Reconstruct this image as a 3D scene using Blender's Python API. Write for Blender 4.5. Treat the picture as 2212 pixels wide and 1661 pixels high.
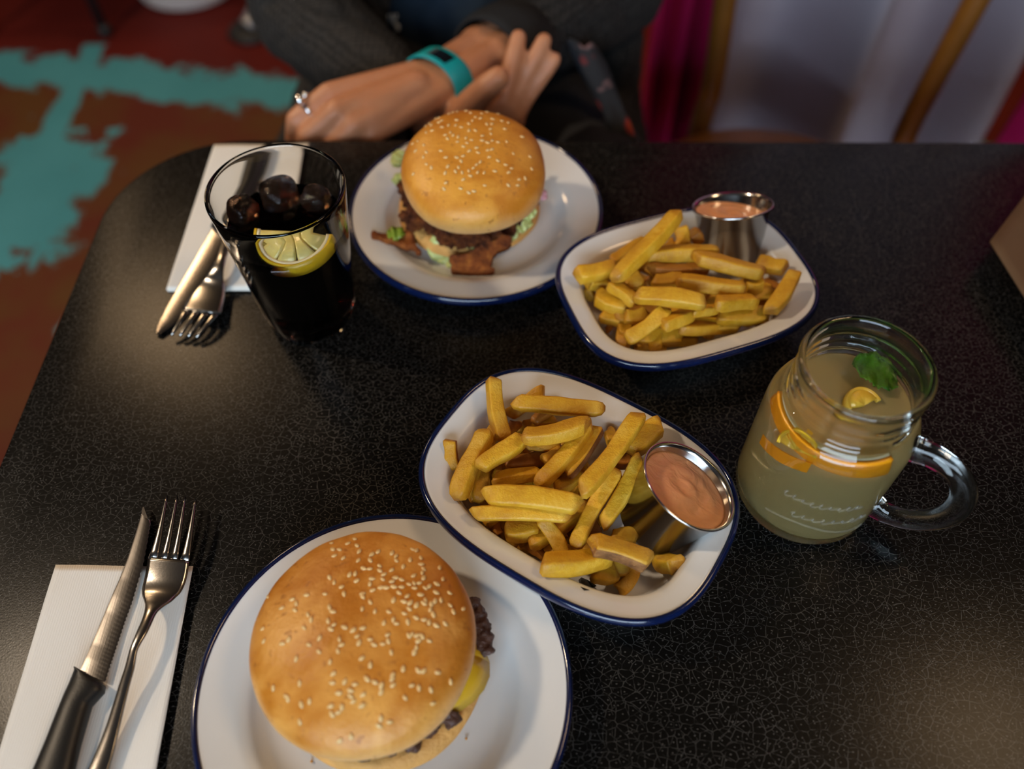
import bpy, bmesh, math, random
import numpy as np
from mathutils import Vector, Matrix
from mathutils import noise as NZ
from mathutils.bvhtree import BVHTree

for o in list(bpy.data.objects):
    bpy.data.objects.remove(o, do_unlink=True)
SC = bpy.context.scene
COL = SC.collection
random.seed(7)
TZ = 0.75                      # height of the table top above the floor

# ------------------------------------------------------------------ camera
CAM_H, PITCH, ROLL, FPX = 0.4717, math.radians(53.888), math.radians(-0.25), 1822.0
cp, sp = math.cos(PITCH), math.sin(PITCH)
FWD = Vector((0, cp, -sp)); UP0 = Vector((0, sp, cp)); RT0 = Vector((1, 0, 0))
RT = RT0 * math.cos(ROLL) + UP0 * math.sin(ROLL)
UP = UP0 * math.cos(ROLL) - RT0 * math.sin(ROLL)
EYE = Vector((0, 0, TZ + CAM_H))
cd = bpy.data.cameras.new('camera'); cam = bpy.data.objects.new('camera', cd); COL.objects.link(cam)
m = Matrix((RT, UP, -FWD)).transposed().to_4x4(); m.translation = EYE
cam.matrix_world = m
cd.sensor_width = 36.0; cd.lens = FPX / 2212 * 36.0; cd.clip_start = 0.02; cd.clip_end = 50
cd.dof.use_dof = True; cd.dof.focus_distance = 0.500; cd.dof.aperture_fstop = 3.2; cd.dof.aperture_blades = 0
SC.camera = cam

# ------------------------------------------------------------------ world, lamps, exposure
w = bpy.data.worlds.new('world'); SC.world = w; w.use_nodes = True
w.node_tree.nodes['Background'].inputs[0].default_value = (0.55, 0.75, 1.0, 1)
w.node_tree.nodes['Background'].inputs[1].default_value = 0.25
SC.view_settings.view_transform = 'Standard'; SC.view_settings.look = 'None'
SC.view_settings.gamma = 1.0; SC.view_settings.use_curve_mapping = False
SC.view_settings.exposure = 0.0
SC.cycles.use_denoising = True

def area(name, loc, target, size, power, color, shape='DISK', size_y=None):
    l = bpy.data.lights.new(name, 'AREA'); l.shape = shape; l.size = size
    if size_y: l.size_y = size_y
    l.energy = power; l.color = color
    o = bpy.data.objects.new(name, l); COL.objects.link(o); o.location = loc
    o.rotation_euler = (Vector(target) - Vector(loc)).to_track_quat('-Z', 'Y').to_euler()
    return o
WARM = (1.0, 0.66, 0.36)
# four hanging lamps on a two-metre grid over the room, daylight from the window behind the viewer
area('pendant_light', (-1.72, 0.66, TZ + 1.72), (-0.5, 0.3, TZ), 0.17, 21.5, (1.0, 0.78, 0.55))
area('pendant_light', (-1.55, 2.15, TZ + 1.40), (-0.5, 0.9, TZ), 0.36, 9.0, WARM)
area('pendant_light', (1.05, 2.05, TZ + 1.40), (0.4, 0.8, TZ), 0.36, 17.0, WARM)
area('pendant_light', (0.90, 0.30, TZ + 1.4), (0.6, 0.3, TZ), 0.36, 5.0, WARM)
area('window_light', (-0.35, -2.35, 1.75), (0.0, 0.4, 0.75), 2.3, 92.0, (0.66, 0.83, 1.0), 'RECTANGLE', 1.3)

# ------------------------------------------------------------------ helpers
def at(px, py, z=0.0):
    """point of the scene seen at a photograph pixel, z metres above the table top"""
    d = FWD + RT * ((px - 1106.0) / FPX) - UP * ((py - 830.5) / FPX)
    t = (TZ + z - EYE.z) / d.z
    return EYE + d * t
def aty(px, py, y):
    d = FWD + RT * ((px - 1106.0) / FPX) - UP * ((py - 830.5) / FPX)
    return EYE + d * (y / d.y)

def wloc(o):
    v = Vector((0, 0, 0))
    while o is not None:
        v += o.location; o = o.parent
    return v
def tag(o, label=None, cat=None, group=None, kind=None):
    if label: o['label'] = label
    if cat: o['category'] = cat
    if group: o['group'] = group
    if kind: o['kind'] = kind
    return o
def thing(name, loc, label, cat, group=None):
    o = bpy.data.objects.new(name, None); COL.objects.link(o); o.location = loc
    o.empty_display_size = 0.02
    return tag(o, label, cat, group)
def link_mesh(name, me, mt, parent=None, loc=None, smooth=True):
    """mesh whose vertices are world coordinates; re-based on loc or on its parent"""
    base = Vector(loc) if loc is not None else (wloc(parent) if parent else Vector((0, 0, 0)))
    if base.length: me.transform(Matrix.Translation(-base))
    o = bpy.data.objects.new(name, me); COL.objects.link(o)
    if mt is not None and not me.materials:
        for x in (mt if isinstance(mt, (list, tuple)) else [mt]): me.materials.append(x)
    if parent is not None:
        o.parent = parent; o.location = base - wloc(parent)
    else:
        o.location = base
    if smooth and len(me.polygons): me.polygons.foreach_set('use_smooth', [True] * len(me.polygons))
    me.update()
    return o
def sharp(o, deg=35):
    bm = bmesh.new(); bm.from_mesh(o.data); a = math.radians(deg)
    for e in bm.edges:
        if len(e.link_faces) == 2: e.smooth = e.calc_face_angle(0) < a
    bm.to_mesh(o.data); bm.free(); return o
def mesh(verts, faces):
    me = bpy.data.meshes.new('m'); me.from_pydata([tuple(v) for v in verts], [], faces); me.validate(); return me
def fix_normals(me):
    bm = bmesh.new(); bm.from_mesh(me); bmesh.ops.recalc_face_normals(bm, faces=bm.faces); bm.to_mesh(me); bm.free(); return me
def loft(rings, cap0=True, cap1=True, closed=True):
    n = len(rings[0]); vs = [p for r in rings for p in r]; fs = []
    m_ = n if closed else n - 1
    for i in range(len(rings) - 1):
        for k in range(m_):
            a = i * n + k; b = i * n + (k + 1) % n
            fs.append((a, b, b + n, a + n))
    if cap0: fs.append(tuple(range(n))[::-1])
    if cap1: fs.append(tuple((len(rings) - 1) * n + k for k in range(n)))
    return fix_normals(mesh(vs, fs))
def lathe(prof, c, seg=96, axis=None, rfun=None):
    """prof: (radius, height) list; closed when both ends lie on the axis"""
    c = Vector(c); vs = []; fs = []
    q = Vector((0, 0, 1)).rotation_difference(Vector(axis)) if axis is not None else None
    rows = []
    for (r, z) in prof:
        if r < 1e-7:
            rows.append([len(vs)]); vs.append(Vector((0, 0, z)))
        else:
            row = []
            for k in range(seg):
                a = 2 * math.pi * k / seg; rr = r * (rfun(a, z) if rfun else 1.0)
                row.append(len(vs)); vs.append(Vector((rr * math.cos(a), rr * math.sin(a), z)))
            rows.append(row)
    for i in range(len(rows) - 1):
        A, B = rows[i], rows[i + 1]
        for k in range(seg):
            k2 = (k + 1) % seg
            if len(A) == 1 and len(B) == 1: continue
            if len(A) == 1: fs.append((A[0], B[k2], B[k]))
            elif len(B) == 1: fs.append((A[k], A[k2], B[0]))
            else: fs.append((A[k], A[k2], B[k2], B[k]))
    vs = [(q @ v if q else v) + c for v in vs]
    return fix_normals(mesh(vs, fs))
def tube(path, radii, seg=12, flat=1.0, upv=(0, 0, 1), caps=True):
    P = [Vector(p) for p in path]; n = len(P)
    if not isinstance(radii, (list, tuple)): radii = [radii] * n
    rings = []; u = Vector(upv)
    for i in range(n):
        t = (P[min(i + 1, n - 1)] - P[max(i - 1, 0)]).normalized()
        s = t.cross(u)
        if s.length < 1e-5: s = t.cross(Vector((1, 0, 0)))
        s.normalize(); v = s.cross(t).normalized()
        rings.append([P[i] + s * (radii[i] * math.cos(2 * math.pi * k / seg)) + v * (radii[i] * flat * math.sin(2 * math.pi * k / seg)) for k in range(seg)])
    return loft(rings, caps, caps)
def bez(pts, n=24):
    """Catmull-Rom through pts"""
    P = [Vector(p) for p in pts]; P = [P[0] * 2 - P[1]] + P + [P[-1] * 2 - P[-2]]
    out = []; segs = len(P) - 3
    for i in range(n + 1):
        t = i / n * segs; k = min(int(t), segs - 1); t -= k
        a, b, c, d = P[k:k + 4]
        out.append(0.5 * ((2 * b) + (c - a) * t + (2 * a - 5 * b + 4 * c - d) * t * t + (3 * b - a - 3 * c + d) * t ** 3))
    return out
def join_meshes(mes):
    bm = bmesh.new()
    for me in mes:
        bm.from_mesh(me)
    out = bpy.data.meshes.new('m'); bm.to_mesh(out); bm.free(); return out
_ico = {}
def ico(sub=2):
    if sub not in _ico:
        bm = bmesh.new(); bmesh.ops.create_icosphere(bm, subdivisions=sub, radius=1.0)
        _ico[sub] = ([v.co.copy() for v in bm.verts], [tuple(v.index for v in f.verts) for f in bm.faces]); bm.free()
    return _ico[sub]
def blob(name, caps, voxel, mt, parent=None, loc=None, smooth_it=4, noise=None):
    """one continuous surface grown over tapered capsules (p0, r0, p1, r1)"""
    bm = bmesh.new(); V, _ = ico(2)
    for (p0, r0, p1, r1) in caps:
        vs = [bm.verts.new(Vector(p0) + v * r0) for v in V] + [bm.verts.new(Vector(p1) + v * r1) for v in V]
        r = bmesh.ops.convex_hull(bm, input=vs)
        bmesh.ops.delete(bm, geom=list({e for e in r['geom_interior'] if isinstance(e, bmesh.types.BMVert)}), context='VERTS')
    bmesh.ops.recalc_face_normals(bm, faces=bm.faces)
    me = bpy.data.meshes.new('b'); bm.to_mesh(me); bm.free()
    tmp = bpy.data.objects.new('tmp', me); COL.objects.link(tmp)
    md = tmp.modifiers.new('r', 'REMESH'); md.mode = 'VOXEL'; md.voxel_size = voxel
    if smooth_it:
        sm = tmp.modifiers.new('s', 'SMOOTH'); sm.factor = 0.5; sm.iterations = smooth_it
    dg = bpy.context.evaluated_depsgraph_get(); dg.update()
    out = bpy.data.meshes.new_from_object(tmp.evaluated_get(dg))
    bpy.data.objects.remove(tmp, do_unlink=True)
    out.materials.clear()
    if noise:
        amp, sc_ = noise
        ns = [v.normal.copy() for v in out.vertices]
        for v, nn in zip(out.vertices, ns):
            v.co += nn * amp * (NZ.noise(v.co * sc_) + 0.5 * NZ.noise(v.co * sc_ * 2.3))
    return link_mesh(name, out, mt, parent, loc)
def box(c, sx, sy, sz, rz=0.0, bev=0.0):
    bm = bmesh.new(); bmesh.ops.create_cube(bm, size=1.0)
    bmesh.ops.scale(bm, vec=(sx, sy, sz), verts=bm.verts)
    if bev: bmesh.ops.bevel(bm, geom=list(bm.edges), offset=bev, segments=2, affect='EDGES', profile=0.6)
    bmesh.ops.transform(bm, matrix=Matrix.Translation(c) @ Matrix.Rotation(rz, 4, 'Z'), verts=bm.verts)
    me = bpy.data.meshes.new('m'); bm.to_mesh(me); bm.free(); return me
def copy_tree(o, parent=None):
    c = o.copy(); COL.objects.link(c); c.parent = parent
    for ch in [x for x in bpy.data.objects if x.parent == o]: copy_tree(ch, c)
    return c

# ------------------------------------------------------------------ materials
class NT:
    def __init__(s, name):
        s.m = bpy.data.materials.new(name); s.m.use_nodes = True; s.t = s.m.node_tree
        s.b = s.t.nodes['Principled BSDF']; s.out = s.t.nodes['Material Output']
    def n(s, typ, **kw):
        x = s.t.nodes.new(typ)
        for k, v in kw.items():
            if k.startswith('i_'): x.inputs[k[2:].replace('_', ' ')].default_value = v
            else: setattr(x, k, v)
        return x
    def l(s, a, b): s.t.links.new(a, b)
    def coord(s, scale=1.0, obj=True):
        tc = s.n('ShaderNodeTexCoord'); mp = s.n('ShaderNodeMapping')
        s.l(tc.outputs['Object' if obj else 'Generated'], mp.inputs[0])
        mp.inputs['Scale'].default_value = (scale,) * 3 if not isinstance(scale, tuple) else scale
        return mp.outputs[0]
    def noise(s, scale, detail=3.0, rough=0.5, vec=None, dist=0.0):
        x = s.n('ShaderNodeTexNoise'); x.inputs['Scale'].default_value = scale; x.inputs['Detail'].default_value = detail
        x.inputs['Roughness'].default_value = rough; x.inputs['Distortion'].default_value = dist
        s.l(vec if vec is not None else s.coord(), x.inputs['Vector']); return x.outputs['Fac']
    def ramp(s, fac, stops):
        r = s.n('ShaderNodeValToRGB'); e = r.color_ramp.elements
        while len(e) < len(stops): e.new(0.5)
        for i, (p, c) in enumerate(stops):
            e[i].position = p; e[i].color = (c, c, c, 1) if not isinstance(c, tuple) else (*c, 1)
        s.l(fac, r.inputs[0]); return r.outputs[0]
    def math(s, op, a, b=None, c=None):
        x = s.n('ShaderNodeMath', operation=op)
        for i, v in enumerate((a, b, c)):
            if v is None: continue
            if isinstance(v, (int, float)): x.inputs[i].default_value = v
            else: s.l(v, x.inputs[i])
        return x.outputs[0]
    def mix(s, fac, a, b):
        x = s.n('ShaderNodeMix', data_type='RGBA')
        for sock, v in ((x.inputs[0], fac), (x.inputs[6], a), (x.inputs[7], b)):
            if isinstance(v, (int, float)): sock.default_value = v
            elif isinstance(v, tuple): sock.default_value = (*v, 1)
            else: s.l(v, sock)
        return x.outputs[2]
    def bump(s, h, strength=0.3, dist=0.001):
        x = s.n('ShaderNodeBump'); x.inputs['Strength'].default_value = strength; x.inputs['Distance'].default_value = dist
        s.l(h, x.inputs['Height']); s.l(x.outputs[0], s.b.inputs['Normal']); return x
    def set(s, **kw):
        for k, v in kw.items():
            i = s.b.inputs[k.replace('_', ' ')]
            if isinstance(v, (int, float)): i.default_value = v
            elif isinstance(v, tuple): i.default_value = (*v, 1) if len(v) == 3 and i.type == 'RGBA' else v
            else: s.l(v, i)
        return s.m
def simple(name, col, rough=0.5, metal=0.0, var=0.0, vs=60.0, bump=0.0, bs=400.0, bd=0.0005, **kw):
    t = NT(name)
    c = col
    if var:
        c = t.mix(t.noise(vs, 4.0), tuple(x * (1 - var) for x in col), tuple(min(1, x * (1 + var)) for x in col))
    t.set(Base_Color=c, Roughness=rough, Metallic=metal, **kw)
    if bump: t.bump(t.noise(bs, 4.0), bump, bd)
    return t.m

M = {}
def build_materials():
    # laminate table top: black with a fine net of pale crackle lines and dots
    t = NT('crackle_laminate'); v = t.coord()
    wn = t.n('ShaderNodeTexNoise'); wn.inputs['Scale'].default_value = 60; t.l(v, wn.inputs['Vector'])
    vm = t.n('ShaderNodeVectorMath', operation='SCALE'); vm.inputs['Scale'].default_value = 0.006
    sb = t.n('ShaderNodeVectorMath', operation='SUBTRACT'); sb.inputs[1].default_value = (.5, .5, .5)
    t.l(wn.outputs['Color'], sb.inputs[0]); t.l(sb.outputs[0], vm.inputs[0])
    ad = t.n('ShaderNodeVectorMath', operation='ADD'); t.l(v, ad.inputs[0]); t.l(vm.outputs[0], ad.inputs[1])
    def net(scale, wd, stretch, off, rnd=1.0):
        mp = t.n('ShaderNodeMapping'); t.l(ad.outputs[0], mp.inputs[0]); mp.inputs['Scale'].default_value = (stretch, 1, 0); mp.inputs['Location'].default_value = (off, off * .7, 0)
        e = t.n('ShaderNodeTexVoronoi', voronoi_dimensions='2D', feature='DISTANCE_TO_EDGE'); e.inputs['Scale'].default_value = scale; e.inputs['Randomness'].default_value = rnd
        t.l(mp.outputs[0], e.inputs['Vector'])
        line = t.ramp(e.outputs['Distance'], [(0.0, 1.0), (wd, 1.0), (wd * 1.8, 0.0)])
        f = t.n('ShaderNodeTexVoronoi', voronoi_dimensions='2D', feature='F1'); f.inputs['Scale'].default_value = scale; f.inputs['Randomness'].default_value = rnd
        t.l(mp.outputs[0], f.inputs['Vector'])
        dot = t.ramp(f.outputs['Distance'], [(0.0, 1.0), (0.055, 1.0), (0.085, 0.0)])
        return line, dot
    l1, d1 = net(215, 0.017, 0.78, 0.0); l2, d2 = net(165, 0.013, 0.85, 3.3)
    gap = t.ramp(t.noise(330, 1.0, vec=v), [(0.40, 0.25), (0.5, 1.0)])
    gap2 = t.ramp(t.noise(250, 1.0, vec=v), [(0.46, 0.0), (0.54, 0.8)])
    a = t.math('MULTIPLY', l1, gap); b = t.math('MULTIPLY', l2, gap2)
    fac = t.math('MAXIMUM', a, b); fac = t.math('MAXIMUM', fac, t.math('MULTIPLY', d1, 1.3)); 
    fac = t.math('MULTIPLY', fac, t.ramp(t.noise(9, 2.0, vec=v), [(0.3, 0.55), (0.7, 1.0)]))
    M['table'] = t.set(Base_Color=t.mix(fac, (0.0042, 0.0038, 0.0034), (0.080, 0.074, 0.067)), Roughness=0.26, Specular_IOR_Level=0.13)
    t.bump(t.noise(900, 2.0, vec=v), 0.15, 0.0003)
    M['table_edge'] = simple('black_table_edge', (0.012, 0.011, 0.01), 0.4, bump=0.1)
    M['steel_dark'] = simple('dark_steel', (0.05, 0.05, 0.055), 0.4, 0.8)
    M['enamel'] = simple('white_enamel', (0.74, 0.735, 0.715), 0.12, Coat_Weight=0.3, var=0.02, vs=25)
    M['navy'] = simple('navy_enamel', (0.0035, 0.0095, 0.048), 0.13, Coat_Weight=0.4, var=0.25, vs=120)
    M['chip'] = simple('bare_chipped_steel', (0.012, 0.013, 0.012), 0.5, 0.3)
    # bun crust
    for key, ca, cb, cc in (('bun', (0.55, 0.195, 0.018), (0.78, 0.37, 0.075), (0.78, 0.46, 0.20)), ('bun_far', (0.56, 0.195, 0.016), (0.76, 0.34, 0.045), (0.76, 0.43, 0.17))):
        t = NT(key + '_crust'); v = t.coord()
        blot = t.ramp(t.noise(26, 4.0, 0.6, v, 0.4), [(0.40, 0.0), (0.62, 1.0)])
        sepn = t.n('ShaderNodeSeparateXYZ'); at_ = t.n('ShaderNodeAttribute', attribute_name='bake'); 
        base = t.mix(blot, ca, cb)
        base = t.mix(at_.outputs['Fac'], base, cc)
        speck = t.ramp(t.noise(190, 2.0, vec=v), [(0.64, 0.0), (0.72, 0.6)])
        base = t.mix(speck, base, (0.36, 0.12, 0.02))
        t.set(Base_Color=base, Roughness=0.42, Subsurface_Weight=0.12, Subsurface_Radius=(0.006, 0.003, 0.001), Subsurface_Scale=0.5, Specular_IOR_Level=0.38)
        t.bump(t.math('ADD', t.noise(90, 4.0, vec=v), t.math('MULTIPLY', t.noise(500, 3.0, vec=v), 0.35)), 0.5, 0.0014)
        M[key] = t.m
    M['crumb'] = simple('bread_crumb', (0.72, 0.44, 0.19), 0.75, var=0.25, vs=140, bump=0.6, bs=500, bd=0.001)
    M['toast'] = simple('toasted_bread', (0.66, 0.33, 0.085), 0.7, var=0.35, vs=70, bump=0.6, bs=350, bd=0.0015)
    M['sesame'] = simple('sesame', (0.80, 0.53, 0.22), 0.35, var=0.12, vs=300)
    M['patty'] = simple('browned_meat', (0.085, 0.035, 0.022), 0.45, var=0.5, vs=160, bump=0.9, bs=420, bd=0.002)
    M['cheese'] = simple('melted_cheese', (0.62, 0.36, 0.018), 0.22, var=0.15, vs=60, Subsurface_Weight=0.2, Subsurface_Radius=(.004, .003, .001), Subsurface_Scale=.5)
    t = NT('fried_chicken'); v = t.coord()
    c = t.ramp(t.noise(110, 5.0, 0.65, v), [(0.3, (0.075, 0.013, 0.003)), (0.5, (0.24, 0.055, 0.008)), (0.68, (0.42, 0.125, 0.018))])
    t.set(Base_Color=c, Roughness=0.5, Specular_IOR_Level=0.3); t.bump(t.noise(300, 5.0, 0.7, v), 0.9, 0.003); M['chicken'] = t.m
    t = NT('fried_chicken_dark'); v = t.coord()
    c = t.ramp(t.noise(130, 5.0, 0.65, v), [(0.3, (0.035, 0.007, 0.002)), (0.5, (0.13, 0.028, 0.005)), (0.70, (0.30, 0.085, 0.012))])
    t.set(Base_Color=c, Roughness=0.5, Specular_IOR_Level=0.35); t.bump(t.noise(320, 5.0, 0.7, v), 1.0, 0.004); M['chicken_dark'] = t.m
    M['lettuce'] = simple('lettuce', (0.52, 0.55, 0.19), 0.4, var=0.35, vs=70, Subsurface_Weight=0.2, Subsurface_Radius=(.003, .004, .001), Subsurface_Scale=.5)
    M['lettuce_dark'] = simple('lettuce_wilted', (0.22, 0.28, 0.02), 0.4, var=0.35, vs=90)
    M['mayo'] = simple('pale_dressing', (0.72, 0.66, 0.50), 0.25, var=0.1, vs=80)
    M['onion'] = simple('pickled_onion', (0.55, 0.25, 0.28), 0.3, var=0.2)
    # fries
    t = NT('fried_potato'); v = t.coord(); oi = t.n('ShaderNodeObjectInfo')
    base = t.ramp(t.noise(70, 4.0, 0.6, v), [(0.28, (0.52, 0.225, 0.006)), (0.5, (0.70, 0.375, 0.014)), (0.75, (0.78, 0.49, 0.060))])
    base = t.mix(t.math('MULTIPLY', oi.outputs['Random'], 0.38), base, (0.47, 0.21, 0.012))
    at_ = t.n('ShaderNodeAttribute', attribute_name='tip')
    br = t.math('MULTIPLY', at_.outputs['Fac'], t.ramp(t.noise(120, 3.0, vec=v), [(0.35, 0.15), (0.65, 1.0)]))
    base = t.mix(t.math('MULTIPLY', br, 0.8), base, (0.33, 0.115, 0.015))
    sp_ = t.ramp(t.noise(260, 3.0, vec=v), [(0.68, 0.0), (0.78, 0.5)])
    base = t.mix(sp_, base, (0.30, 0.11, 0.015))
    t.set(Base_Color=base, Roughness=0.5, Subsurface_Weight=0.15, Subsurface_Radius=(0.004, 0.0025, 0.0006), Subsurface_Scale=0.6)
    t.bump(t.math('ADD', t.noise(260, 4.0, 0.6, v), t.math('MULTIPLY', t.noise(900, 3.0, vec=v), 0.4)), 0.65, 0.0009); M['fry'] = t.m
    t = NT('potato_skin'); v = t.coord()
    base = t.ramp(t.noise(170, 5.0, 0.65, v), [(0.3, (0.10, 0.035, 0.010)), (0.55, (0.30, 0.125, 0.035)), (0.75, (0.46, 0.23, 0.07))])
    t.set(Base_Color=base, Roughness=0.55); t.bump(t.noise(320, 5.0, 0.7, v), 0.7, 0.0014); M['skin'] = t.m
    M['fry_brown'] = simple('well_done_potato', (0.40, 0.155, 0.018), 0.45, var=0.4, vs=120, bump=0.7, bs=300, bd=0.001)
    M['steel'] = simple('stainless_steel', (0.62, 0.60, 0.58), 0.16, 1.0, bump=0.03, bs=60)
    M['fork_steel'] = simple('cutlery_steel', (0.40, 0.38, 0.36), 0.22, 1.0, bump=0.12, bs=700, bd=0.0002)
    t = NT('brushed_blade'); v = t.coord((900, 60, 900))
    t.set(Base_Color=(0.40, 0.37, 0.345), Metallic=1.0, Roughness=0.24); t.bump(t.noise(1.0, 3.0, vec=v), 0.10, 0.0004); M['blade'] = t.m
    M['handle_black'] = simple('black_knife_handle', (0.008, 0.008, 0.008), 0.42, bump=0.15, bs=900)
    t = NT('pink_sauce'); v = t.coord()
    t.set(Base_Color=t.mix(t.noise(60, 3.0, vec=v, dist=1.5), (0.76, 0.33, 0.145), (0.88, 0.46, 0.225)), Roughness=0.22, Subsurface_Weight=0.2, Subsurface_Radius=(.004, .002, .001), Subsurface_Scale=.5)
    t.bump(t.noise(70, 2.0, vec=v, dist=2.0), 0.5, 0.002); M['sauce'] = t.m
    # napkin paper
    t = NT('paper_napkin'); v = t.coord()
    wv = t.n('ShaderNodeTexWave'); wv.inputs['Scale'].default_value = 220; wv.inputs['Distortion'].default_value = 2.0; t.l(v, wv.inputs['Vector'])
    t.set(Base_Color=t.mix(t.noise(18, 3.0, vec=v), (0.80, 0.755, 0.68), (0.87, 0.835, 0.77)), Roughness=0.85)
    t.bump(t.math('ADD', t.math('MULTIPLY', wv.outputs['Fac'], 0.3), t.noise(45, 3.0, vec=v)), 0.25, 0.0012); M['napkin'] = t.m
    M['kraft'] = simple('kraft_paper', (0.105, 0.056, 0.024), 0.7, var=0.12, vs=40, bump=0.15, bs=600)
    # glass and drinks
    t = NT('clear_glass'); t.set(Base_Color=(0.97, 0.985, 0.98), Roughness=0.0, IOR=1.47, Transmission_Weight=1.0); M['glass'] = t.m
    t = NT('jar_glass'); v = t.coord(); t.set(Base_Color=(0.93, 0.97, 0.95), Roughness=0.0, IOR=1.48, Transmission_Weight=1.0); t.bump(t.noise(90, 2.0, vec=v), 0.12, 0.001); M['jar'] = t.m
    t = NT('raised_glass_script'); gm = t.n('ShaderNodeMixShader'); gm.inputs[0].default_value = 0.05; tp = t.n('ShaderNodeBsdfTransparent'); t.l(tp.outputs[0], gm.inputs[1]); t.set(Base_Color=(0.8, 0.8, 0.75), Roughness=0.15); t.l(t.b.outputs[0], gm.inputs[2]); t.l(gm.outputs[0], t.out.inputs['Surface']); M['emboss'] = t.m
    t = NT('cola'); t.set(Base_Color=(1, 1, 1), Roughness=0.0, IOR=1.34, Transmission_Weight=1.0)
    va = t.n('ShaderNodeVolumeAbsorption'); va.inputs['Color'].default_value = (0.50, 0.085, 0.012, 1); va.inputs['Density'].default_value = 330.0
    t.l(va.outputs[0], t.out.inputs['Volume']); M['cola'] = t.m
    t = NT('cloudy_lemonade'); v = t.coord()
    tr = t.n('ShaderNodeBsdfTranslucent'); tr.inputs[0].default_value = (0.86, 0.68, 0.32, 1)
    df = t.n('ShaderNodeBsdfDiffuse'); df.inputs[0].default_value = (0.68, 0.53, 0.235, 1)
    gl = t.n('ShaderNodeBsdfPrincipled'); gl.inputs['Base Color'].default_value = (0.9, 0.92, 0.8, 1); gl.inputs['Roughness'].default_value = 0.12; gl.inputs['IOR'].default_value = 1.34; gl.inputs['Transmission Weight'].default_value = 1.0
    m1 = t.n('ShaderNodeMixShader'); m1.inputs[0].default_value = 0.55; t.l(tr.outputs[0], m1.inputs[1]); t.l(df.outputs[0], m1.inputs[2])
    m2 = t.n('ShaderNodeMixShader'); m2.inputs[0].default_value = 0.72; t.l(gl.outputs[0], m2.inputs[1]); t.l(m1.outputs[0], m2.inputs[2])
    t.l(m2.outputs[0], t.out.inputs['Surface']); M['lemonade'] = t.m
    t = NT('ice'); v = t.coord(); t.set(Base_Color=(0.50, 0.30, 0.20), Roughness=0.06, IOR=1.25, Transmission_Weight=0.97); t.bump(t.noise(260, 4.0, vec=v), 0.5, 0.002); M['ice'] = t.m
    M['lemon_rind'] = simple('lemon_rind', (0.78, 0.50, 0.015), 0.3, var=0.1, vs=100, bump=0.2, bs=600)
    M['lemon_flesh'] = simple('lemon_flesh', (0.74, 0.63, 0.22), 0.2, var=0.2, vs=120, Subsurface_Weight=0.3, Subsurface_Radius=(.004, .004, .001), Subsurface_Scale=.5)
    M['pith'] = simple('lemon_pith', (0.82, 0.76, 0.52), 0.5)
    M['lemon_amber'] = simple('amber_lemon_flesh', (0.80, 0.52, 0.06), 0.2, var=0.15, vs=120)
    M['orange_rind'] = simple('orange_rind', (0.85, 0.33, 0.006), 0.28, var=0.1, vs=90, bump=0.25, bs=700)
    M['orange_flesh'] = simple('orange_flesh', (0.82, 0.44, 0.03), 0.22, var=0.18, vs=120)
    M['mint'] = simple('mint_leaf', (0.060, 0.175, 0.003), 0.38, var=0.4, vs=90, bump=0.7, bs=150, bd=0.003, Subsurface_Weight=0.1, Subsurface_Radius=(.001, .003, .001), Subsurface_Scale=.3)
    # person
    t = NT('skin'); v = t.coord()
    c = t.mix(t.ramp(t.noise(28, 4.0, vec=v), [(0.3, 0.0), (0.7, 1.0)]), (0.54, 0.225, 0.108), (0.62, 0.275, 0.145))
    t.set(Base_Color=c, Roughness=0.46, Subsurface_Weight=0.2, Subsurface_Radius=(0.008, 0.003, 0.0015), Subsurface_Scale=0.5); t.bump(t.noise(420, 4.0, vec=v), 0.2, 0.0006); M['skin_tone'] = t.m
    t = NT('waffle_knit'); v = t.coord((170, 170, 170))
    ck = t.n('ShaderNodeTexVoronoi'); ck.inputs['Scale'].default_value = 1.0; ck.inputs['Randomness'].default_value = 0.25; t.l(v, ck.inputs['Vector'])
    t.set(Base_Color=t.mix(t.ramp(ck.outputs['Distance'], [(0.2, 1.0), (0.6, 0.0)]), (0.003, 0.0028, 0.0028), (0.036, 0.032, 0.029)), Roughness=0.9)
    t.bump(ck.outputs['Distance'], 0.8, -0.002); M['knit'] = t.m
    M['cuff'] = simple('black_rib', (0.010, 0.010, 0.011), 0.85, bump=0.3, bs=500)
    M['navy_cloth'] = simple('navy_tshirt', (0.007, 0.022, 0.044), 0.85, var=0.25, vs=14, bump=0.25, bs=60, bd=0.004)
    M['print'] = simple('grey_print', (0.55, 0.58, 0.60), 0.7)
    M['trouser'] = simple('dark_trousers', (0.010, 0.010, 0.013), 0.85, var=0.3, vs=20, bump=0.2, bs=80, bd=0.003)
    t = NT('floral_cloth'); v = t.coord()
    vo = t.n('ShaderNodeTexVoronoi'); vo.inputs['Scale'].default_value = 34; t.l(v, vo.inputs['Vector'])
    fl = t.ramp(vo.outputs['Distance'], [(0.22, (0.50, 0.075, 0.012)), (0.34, (0.30, 0.02, 0.02)), (0.46, (0.012, 0.014, 0.02))])
    pk = t.ramp(t.noise(42, 2.0, vec=v), [(0.62, 0.0), (0.70, 0.6)])
    t.set(Base_Color=t.mix(pk, fl, (0.42, 0.22, 0.22)), Roughness=0.8); M['floral'] = t.m
    M['teal_band'] = simple('teal_silicone', (0.0, 0.40, 0.45), 0.45)
    M['screen'] = simple('dark_screen', (0.006, 0.007, 0.008), 0.08)
    M['screen_grey'] = simple('dim_display', (0.07, 0.065, 0.06), 0.3)
    M['silver'] = simple('silver', (0.85, 0.85, 0.86), 0.08, 1.0)
    M['hair'] = simple('brown_hair', (0.045, 0.022, 0.012), 0.5, var=0.4, vs=200, bump=0.6, bs=300)
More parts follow.
